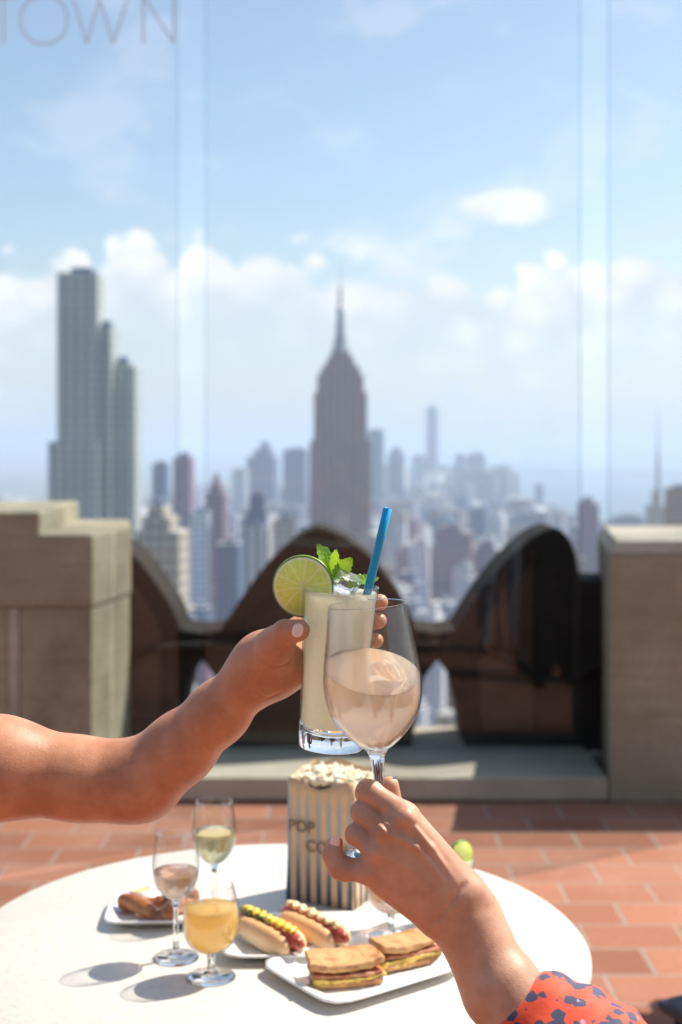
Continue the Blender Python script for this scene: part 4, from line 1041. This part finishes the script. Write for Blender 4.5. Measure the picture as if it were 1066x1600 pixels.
# wine inside, surface tilted by the movement
li = [(0, .0985 * s_)] + [(r - .0014, z) for r, z in bowl_o if .0985 * s_ < z < .2 * s_] + [(0, .2 * s_)]
me = lathe(li, 128)
bm = bmesh.new(); bm.from_mesh(me)
q2 = q.to_matrix()
pn_w = Vector((.10, -.33, 1)).normalized()       # liquid surface normal, leaning
pc_w = P(583, 1047, DW)
pn = q2.transposed() @ pn_w; pc = q2.transposed() @ (pc_w - ft)
r_ = bmesh.ops.bisect_plane(bm, geom=bm.verts[:] + bm.edges[:] + bm.faces[:], plane_co=pc, plane_no=pn, clear_outer=True, clear_inner=False)
ed = [e for e in r_['geom_cut'] if isinstance(e, bmesh.types.BMEdge)]
nf = bmesh.ops.triangle_fill(bm, use_beauty=True, edges=ed)
bmesh.ops.recalc_face_normals(bm, faces=bm.faces[:])
me = bpy.data.meshes.new('wine'); bm.to_mesh(me); bm.free()
fl = [abs(p.normal.dot(pn)) < .9995 for p in me.polygons]; me.polygons.foreach_set('use_smooth', fl)
o = put('rose_wine', me, M_rose); o.location = ft; o.rotation_euler = wrot; tag(o, 'pale rose wine swirling in the raised wine glass', 'drink')
# foam line of small bubbles
bub = []
for i in range(46):
    a = random.uniform(0, 6.283); rr2 = .0415
    loc = Vector((math.cos(a) * rr2 * .97, math.sin(a) * rr2 * .97, 0)); z = (pn.dot(pc) - pn.x * loc.x - pn.y * loc.y) / pn.z
    bub.append(blob((loc.x, loc.y, z + .0004), [random.uniform(.0005, .0012)] * 3, 1))
o = put('wine_bubbles', join(*bub), M_wall); o.location = ft; o.rotation_euler = wrot; tag(o, 'ring of tiny bubbles along the tilted wine surface', 'bubbles', kind='stuff')

# ------------------------------------------------------------------ left arm and hand
def C(a, b_, ra, rb): return rc(P(*a), P(*b_), ra, rb)
T = DH
base = [
 C((-520, 1120, 1.30), (-250, 1168, 1.30), .060, .054), C((-250, 1168, 1.30), (0, 1200, 1.30), .054, .0465), C((0, 1200, 1.30), (130, 1217, 1.305), .0465, .0375),
 C((130, 1218, 1.305), (196, 1222, 1.305), .0365, .0350), C((196, 1222, 1.305), (226, 1220, 1.30), .0345, .0350),
 C((222, 1216, 1.30), (282, 1169, 1.29), .0345, .0310), C((282, 1169, 1.29), (342, 1113, 1.275), .0310, .0262), C((342, 1113, 1.275), (395, 1058, 1.26), .0262, .0220),
 C((395, 1052, 1.262), (420, 1030, 1.262), .0215, .0205), C((395, 1064, 1.262), (425, 1050, 1.268), .0200, .0185),
 # palm behind the glass
 C((415, 1022, 1.262), (470, 985, 1.292), .018, .013), C((420, 1035, 1.268), (474, 1003, 1.296), .017, .013), C((425, 1045, 1.272), (474, 1024, 1.294), .017, .013), C((428, 1054, 1.272), (466, 1044, 1.284), .017, .0145),
 C((440, 1050, 1.262), (462, 1046, 1.258), .013, .012),
 # thenar
 C((405, 1032, 1.25), (432, 1012, 1.232), .019, .0165),
]
limbs = [
 ([C((428, 1006, 1.234), (446, 990, 1.222), .0150, .0122), C((446, 989, 1.222), (467, 985, 1.212), .0122, .0102)], .010),
 ([C((466, 985, 1.292), (500, 962, 1.300), .0110, .0095), C((500, 962, 1.300), (560, 944, 1.290), .0095, .0085), C((560, 944, 1.290), (594, 941, 1.256), .0085, .0078)], .008),
 ([C((470, 1003, 1.296), (510, 985, 1.302), .0110, .0095), C((510, 985, 1.302), (565, 972, 1.290), .0095, .0085), C((565, 972, 1.290), (592, 970, 1.254), .0085, .0076)], .008),
 ([C((470, 1024, 1.294), (510, 1008, 1.300), .0105, .009), C((510, 1008, 1.300), (562, 1000, 1.288), .009, .008), C((562, 1000, 1.288), (588, 1001, 1.254), .008, .0070)], .008),
 ([C((464, 1044, 1.286), (500, 1034, 1.292), .010, .0085), C((500, 1034, 1.292), (545, 1028, 1.282), .0085, .0075), C((545, 1028, 1.282), (565, 1030, 1.264), .0075, .0065)], .008),
]
from mathutils.bvhtree import BVHTree
def on_skin(bvh, px, py, off=0):
    o_ = Vector((0, 0, EYE)); dr = (P(px, py, 1) - o_).normalized(); h_ = bvh.ray_cast(o_, dr)
    return None if h_[0] is None else h_[0] - dr * off
def bvh_of(me):
    return BVHTree.FromPolygons([v.co.copy() for v in me.vertices], [tuple(p.vertices) for p in me.polygons])
def crease(bvh, pts, r=.0009, k=.0018):
    pp = [on_skin(bvh, x, y) for x, y in crom(pts, 4)]; pp = [q for q in pp if q is not None]
    return [(rc(a, b_, r, r), k) for a, b_ in zip(pp[:-1], pp[1:]) if (a - b_).length < .01]
def groove(pts, r=.0011):
    return [(rc(P(*a), P(*b_), r, r), .0022) for a, b_ in zip(pts[:-1], pts[1:])]
bv = bvh_of(sdf_mesh(base, limbs, (-.15, 1.15, 1.10), (.062, 1.40, 1.30), .0028, kb=.019))
cuts = crease(bv, [(408, 1030), (417, 1039), (432, 1042), (448, 1037), (462, 1024)]) + crease(bv, [(428, 1012), (441, 1014), (453, 1008), (459, 1000)], .0005, .0014)
cuts += crease(bv, [(422, 1018), (436, 1024), (452, 1018)], .0005, .0014) + crease(bv, [(392, 1068), (404, 1083), (420, 1090), (436, 1083)], .0006, .0018) + crease(bv, [(384, 1058), (392, 1072), (400, 1080)], .0003, .0014)
cuts += crease(bv, [(182, 1190), (196, 1198), (204, 1216), (203, 1236)], .0008, .006)
me = sdf_mesh(base, limbs, (-.80, 1.10, 1.00), (.062, 1.40, 1.30), .0014, kb=.019, cuts=cuts)
pL = put('person', me, M_skinL); centre(pL, P(-300, 1200, 1.30))
tag(pL, 'bare tanned arm and hand coming from the left, holding up the tall tumbler', 'person')
def nail(p, w_, l_, up, nrm, m, parent):
    up = Vector(up).normalized(); nn = Vector(nrm); nn = (nn - up * nn.dot(up)).normalized(); s = up.cross(nn)
    V = []; Fc = []; N = 10
    for i in range(N + 1):
        for j in range(N + 1):
            a = -1 + 2 * i / N; c = -1 + 2 * j / N
            x = a * math.sqrt(max(0, 1 - .45 * c * c)); y = c * math.sqrt(max(0, 1 - .45 * a * a))
            z = -.38 * w_ * x * x - .12 * l_ * y * y
            V.append(Vector(p) + s * x * w_ + up * y * l_ + nn * z)
    for i in range(N):
        for j in range(N): k_ = i * (N + 1) + j; Fc.append((k_, k_ + 1, k_ + N + 2, k_ + N + 1))
    o = put('fingernail', mesh('nail', V, Fc, True), m, parent); md = o.modifiers.new('t', 'SOLIDIFY'); md.thickness = .0008; md.offset = 0; return o
nail(P(465, 985, 1.2012), .0050, .0064, (.25, .1, .95), (-.10, -1, .12), M_nail, pL)

# ------------------------------------------------------------------ right hand, forearm and sleeve
E_ = 1.125
base = [
 C((632, 1278, E_ + .004), (722, 1392, E_ - .002), .0125, .0170), C((606, 1302, E_), (712, 1402, E_ - .004), .0122, .0175), C((592, 1332, E_ + .001), (700, 1412, E_ - .002), .0120, .0175), C((582, 1360, E_ + .006), (684, 1420, E_ + .002), .0118, .0165),
 C((602, 1380, E_ + .008), (684, 1428, E_ + .004), .0095, .0165),
 C((642, 1308, E_ + .018), (715, 1405, E_ + .018), .013, .018), C((612, 1352, E_ + .017), (690, 1425, E_ + .014), .0105, .016),
 C((715, 1398, E_ + .018), (738, 1424, E_ + .008), .020, .021), C((692, 1424, E_ + .006), (716, 1442, E_ + .004), .0185, .0205),
 C((712, 1406, E_ + .008), (752, 1474, E_ - .005), .0240, .0232), C((742, 1450, E_ - .002), (792, 1556, E_ - .022), .0235, .0265), C((722, 1442, E_ + .002), (766, 1556, E_ - .016), .0200, .0225),
 C((790, 1545, E_ - .022), (880, 1690, E_ - .055), .030, .036),
]
limbs = [
 ([C((634, 1276, E_ + .002), (579, 1238, E_ + .018), .0112, .0096), C((579, 1238, E_ + .018), (575, 1236, E_ + .022), .0104, .0102), C((573, 1240, E_ + .024), (575, 1248, E_ + .046), .0098, .0085), C((575, 1248, E_ + .046), (592, 1242, E_ + .062), .0085, .0075)], .006),
 ([C((606, 1301, E_ - .001), (570, 1272, E_ + .014), .0106, .0092), C((570, 1271, E_ + .014), (566, 1268, E_ + .018), .0098, .0098), C((566, 1270, E_ + .018), (568, 1282, E_ + .042), .0095, .0085), C((568, 1282, E_ + .042), (586, 1278, E_ + .062), .0085, .0075)], .005),
 ([C((592, 1332, E_), (560, 1306, E_ + .010), .0102, .0088), C((560, 1305, E_ + .011), (557, 1303, E_ + .014), .0092, .0092), C((557, 1304, E_ + .014), (562, 1308, E_ + .036), .0090, .0078), C((562, 1308, E_ + .036), (580, 1303, E_ + .055), .0078, .0068)], .005),
 ([C((584, 1361, E_ + .005), (538, 1358, E_ + .012), .0108, .0096), C((538, 1358, E_ + .012), (530, 1355, E_ + .013), .0100, .0098), C((530, 1354, E_ + .013), (520, 1336, E_ + .016), .0094, .0084), C((520, 1336, E_ + .016), (524, 1319, E_ + .020), .0083, .0070)], .007),
 ([C((690, 1370, E_ + .030), (640, 1300, E_ + .050), .015, .0135), C((640, 1300, E_ + .050), (612, 1262, E_ + .060), .0125, .0105), C((612, 1262, E_ + .060), (609, 1228, E_ + .058), .0105, .0085)], .012),
]
# knuckles and tendons
limbs += [([rc(P(634, 1278, E_ - .0060), P(638, 1281, E_ - .0055), .0088, .0085)], .004), ([rc(P(601, 1298, E_ - .0070), P(604, 1300, E_ - .0070), .0078, .0080)], .003), ([rc(P(589, 1331, E_ - .0060), P(591, 1332, E_ - .006), .0078, .0078)], .004), ([rc(P(580, 1360, E_ - .0010), P(582, 1360, E_ - .001), .0085, .0085)], .004)]
for pl in (((642, 1286, E_ - .0098), (674, 1326, E_ - .0135), (712, 1380, E_ - .0165)), ((610, 1302, E_ - .0118), (650, 1324, E_ - .0148), (705, 1392, E_ - .0188)), ((598, 1334, E_ - .0108), (640, 1354, E_ - .0142), (696, 1406, E_ - .0172))):
    limbs.append(([C(pl[0], pl[1], .0026, .0028), C(pl[1], pl[2], .0028, .0030)], .0035))
limbs.append(([C((742, 1398, E_ - .004), (748, 1406, E_ - .004), .010, .010)], .010))
bv = bvh_of(sdf_mesh(base, limbs, Vector((-.03, 1.02, .86)), (.21, 1.215, 1.155), .0024, kb=.012))
cuts = crease(bv, [(572, 1224), (567, 1232), (566, 1242)], .0003, .0012) + crease(bv, [(579, 1225), (574, 1234), (573, 1244)], .0003, .0012) + crease(bv, [(564, 1258), (559, 1267), (560, 1277)], .0003, .0012) + crease(bv, [(556, 1292), (552, 1301), (555, 1311)], .0003, .0012)
cuts += crease(bv, [(524, 1330), (530, 1337), (533, 1346)], .0003, .0012) + crease(bv, [(514, 1330), (520, 1338), (521, 1350)], .0002, .0012)
cuts += crease(bv, [(596, 1284), (604, 1292), (610, 1299)], .0004, .003) + crease(bv, [(728, 1380), (712, 1400), (694, 1424), (672, 1446)], .0003, .004)
me = sdf_mesh(base, limbs, P(500, 1700, 1.0) * 0 + Vector((-.03, 1.02, .86)), (.21, 1.215, 1.155), .0011, kb=.012, kx=.0008, cuts=cuts)
pR = put('person', me, M_skinR); centre(pR, P(780, 1560, 1.1))
tag(pR, 'hand and forearm in a red floral cuff pinching the wine glass stem', 'person')
nail(P(617.5, 1224, E_ + .057), .0046, .0064, (.05, 0, 1), (.93, -.45, .05), M_nail2, pR)
nail(P(523.5, 1316, E_ + .0125), .0042, .0054, (.10, .1, 1), (-.1, -1, .35), M_nail, pR)
# sleeve with a floral print
M_sleeve, n, b = mat('red_floral_fabric'); t = n.new('ShaderNodeTexCoord').outputs['Object']
vo = n.new('ShaderNodeTexVoronoi'); vo.inputs['Scale'].default_value = 84; n.put(vo.inputs['Vector'], t)
dist = n.m('ADD', vo.outputs['Distance'], n.m('MULTIPLY', n.m('SUBTRACT', n.noise(t, 120, 4, .6), .5), .9))
spn = n.new('ShaderNodeSeparateColor'); n.l.new(vo.outputs['Color'], spn.inputs[0])
fm = n.m('MULTIPLY', n.m('LESS_THAN', dist, .48), n.m('GREATER_THAN', spn.outputs[0], .25))
mid = n.m('MULTIPLY', n.m('LESS_THAN', dist, .10), n.m('GREATER_THAN', spn.outputs[1], .5))
c = n.mix(fm, (.76, .065, .012), (.035, .04, .10)); c = n.mix(mid, c, (.55, .30, .42))
n.put(b.inputs['Base Color'], c); b.inputs['Roughness'].default_value = .7; b.inputs['Sheen Weight'].default_value = .3
bn = n.new('ShaderNodeBump'); bn.inputs['Strength'].default_value = .4; bn.inputs['Distance'].default_value = .002; n.put(bn.inputs['Height'], n.noise(t, 60, 4)); n.l.new(bn.outputs[0], b.inputs['Normal'])
ax_a = P(806, 1570, E_ - .022); ax_b = P(985, 1760, E_ - .075)
V = []; Fc = []; N = 64; K = 26; dv_ = (ax_b - ax_a).normalized(); s1 = dv_.cross(Vector((0, 1, 0))).normalized(); s2 = dv_.cross(s1)
def ring(c, r, ph=0):
    return [c + s1 * math.cos(a) * r * (1 + .035 * math.sin(3 * a + ph) + .02 * math.sin(7 * a + ph * 2)) + s2 * math.sin(a) * r * .9 * (1 + .03 * math.sin(4 * a + ph)) for a in [2 * math.pi * i / N for i in range(N)]]
rings = [ring(ax_a + dv_ * .012, .0335)] + [ring(ax_a, .0345)] + [ring(ax_a - dv_ * .001, .0365)]
for i in range(K):
    t_ = i / (K - 1); rings.append(ring(ax_a.lerp(ax_b, t_) + dv_ * .001, .0385 + .030 * min(1, t_ * 1.6) ** .8 + .0020 * math.sin(t_ * 26), t_ * 5))
for rg in rings: V += rg
for i in range(len(rings) - 1):
    for j in range(N): Fc.append((i * N + j, i * N + (j + 1) % N, (i + 1) * N + (j + 1) % N, (i + 1) * N + j))
sl = put('sleeve', mesh('sleeve', V, Fc, True), M_sleeve, pR)

# ------------------------------------------------------------------ two guests beside the table, outside the frame: the glass mirrors them
def guest(x, y, H, mats_, label, face=-1, skirt=False, wide=1.0):
    k_ = H / 1.75
    def q(a, b_, ra, rb): return rc((x + a[0] * k_, y + a[1] * k_, a[2] * k_), (x + b_[0] * k_, y + b_[1] * k_, b_[2] * k_), ra * k_, rb * k_)
    b_ = [q((0, 0, 1.0), (0, 0, 1.22), .135 * wide, .14 * wide), q((-.07, 0, 1.36), (.07, 0, 1.36), .095, .095), q((-.05, 0, .93), (.05, 0, .93), .13, .13), q((0, 0, 1.42), (0, -.01, 1.54), .055, .05), q((0, 0, 1.60), (0, .01, 1.66), .072, .085), q((0, .075, 1.57), (0, .08, 1.59), .025, .02)]
    for sgn in (-1, 1):
        if skirt: b_ += [q((sgn * .08, 0, .9), (sgn * .13, 0, .12), .13, .12)]
        b_ += [q((sgn * .09, 0, .9), (sgn * .10, .01, .50), .085, .058), q((sgn * .10, .01, .50), (sgn * .11, 0, .09), .056, .038), q((sgn * .11, -.02, .04), (sgn * .12, .17, .03), .036, .030)]
    limbs_ = []
    for sgn in (-1, 1):
        e = (sgn * .25, .03, 1.13); h_ = (sgn * .20, .22, 1.02)
        ch = [q((sgn * .17, 0, 1.38), e, .052, .042), q(e, h_, .040, .026), q(h_, (sgn * .18, .29, 1.01), .030, .026)]
        ch += [q((sgn * .18, .30, 1.01 + f * .018 - .03), (sgn * .17, .37 - abs(f - 1.5) * .01, 1.0 + f * .02 - .03), .010, .008) for f in range(4)] + [q((sgn * .17, .27, 1.03), (sgn * .13, .31, 1.05), .012, .009)]
        limbs_.append((ch, .02))
    me = sdf_mesh(b_, limbs_, (x - .42, y - .3, -.02), (x + .42, y + .45, H + .03), .008, kb=.03, kl=.012, kx=.004)
    for m_ in mats_[:1]: me.materials.append(m_)
    for m_ in mats_[1:]: me.materials.append(m_)
    for p in me.polygons:
        c = p.center; z_ = c.z / k_
        p.material_index = 2 if z_ < .96 and abs(c.x - x) < .3 * k_ and c.y - y < .2 * k_ and z_ > .07 else 3 if z_ <= .07 else 1 if z_ < 1.45 and not (c.y - y > .2 * k_) else 0
    o = bpy.data.objects.new('person', me); col.objects.link(o); centre(o)
    hr_ = sdf_mesh([q((0, -.03, 1.66), (0, -.05, 1.60), .098, .09), q((0, -.07, 1.60), (0, -.09, 1.42), .07, .05)], [], (x - .2, y - .3, 1.2 * k_), (x + .2, y + .2, H + .05), .008, kb=.02)
    put('hair', hr_, M_hairb, o); tag(o, label, 'person'); return o
M_skinD = pbr('brown_skin', (.45, .17, .09), .5); M_denim = pbr('blue_grey_denim', (.26, .36, .48), .85); M_hairb = pbr('black_hair', (.012, .01, .01), .5); M_grn = pbr('grey_blue_cotton', (.30, .38, .46), .85)
M_blk = pbr('black_clothing', (.010, .010, .012), .9, spec=.1); M_shoe = pbr('tan_shoe', (.45, .20, .12), .6)
guest((782 - CX) / F * 9.1, 2 * YG - 9.1, 1.66, (M_skinD, M_grn, M_denim, M_shoe), 'standing guest in blue grey shirt and jeans, mirrored faintly before the right merlon')
guest((870 - CX) / F * 7.9, 2 * YG - 7.9, 1.70, (M_skinD, M_blk, M_blk, M_blk), 'guest dressed all in black, mirrored as a dark upright shape in the glass', skirt=True, wide=1.0)

# ------------------------------------------------------------------ air
hz = put('haze', box(-31000, 31000, -3500, 45000, GZ - 1, 215), None)
mh = bpy.data.materials.new('haze'); mh.use_nodes = True; n = NT(mh.node_tree); n.n.clear()
pv = n.new('ShaderNodeVolumePrincipled'); pv.inputs['Color'].default_value = (.66, .81, 1, 1); pv.inputs['Density'].default_value = .00014; pv.inputs['Anisotropy'].default_value = .2
oo = n.new('ShaderNodeOutputMaterial'); n.l.new(pv.outputs[0], oo.inputs['Volume']); hz.data.materials.append(mh)
tag(hz, 'pale blue summer haze over the city', 'haze', kind='stuff')
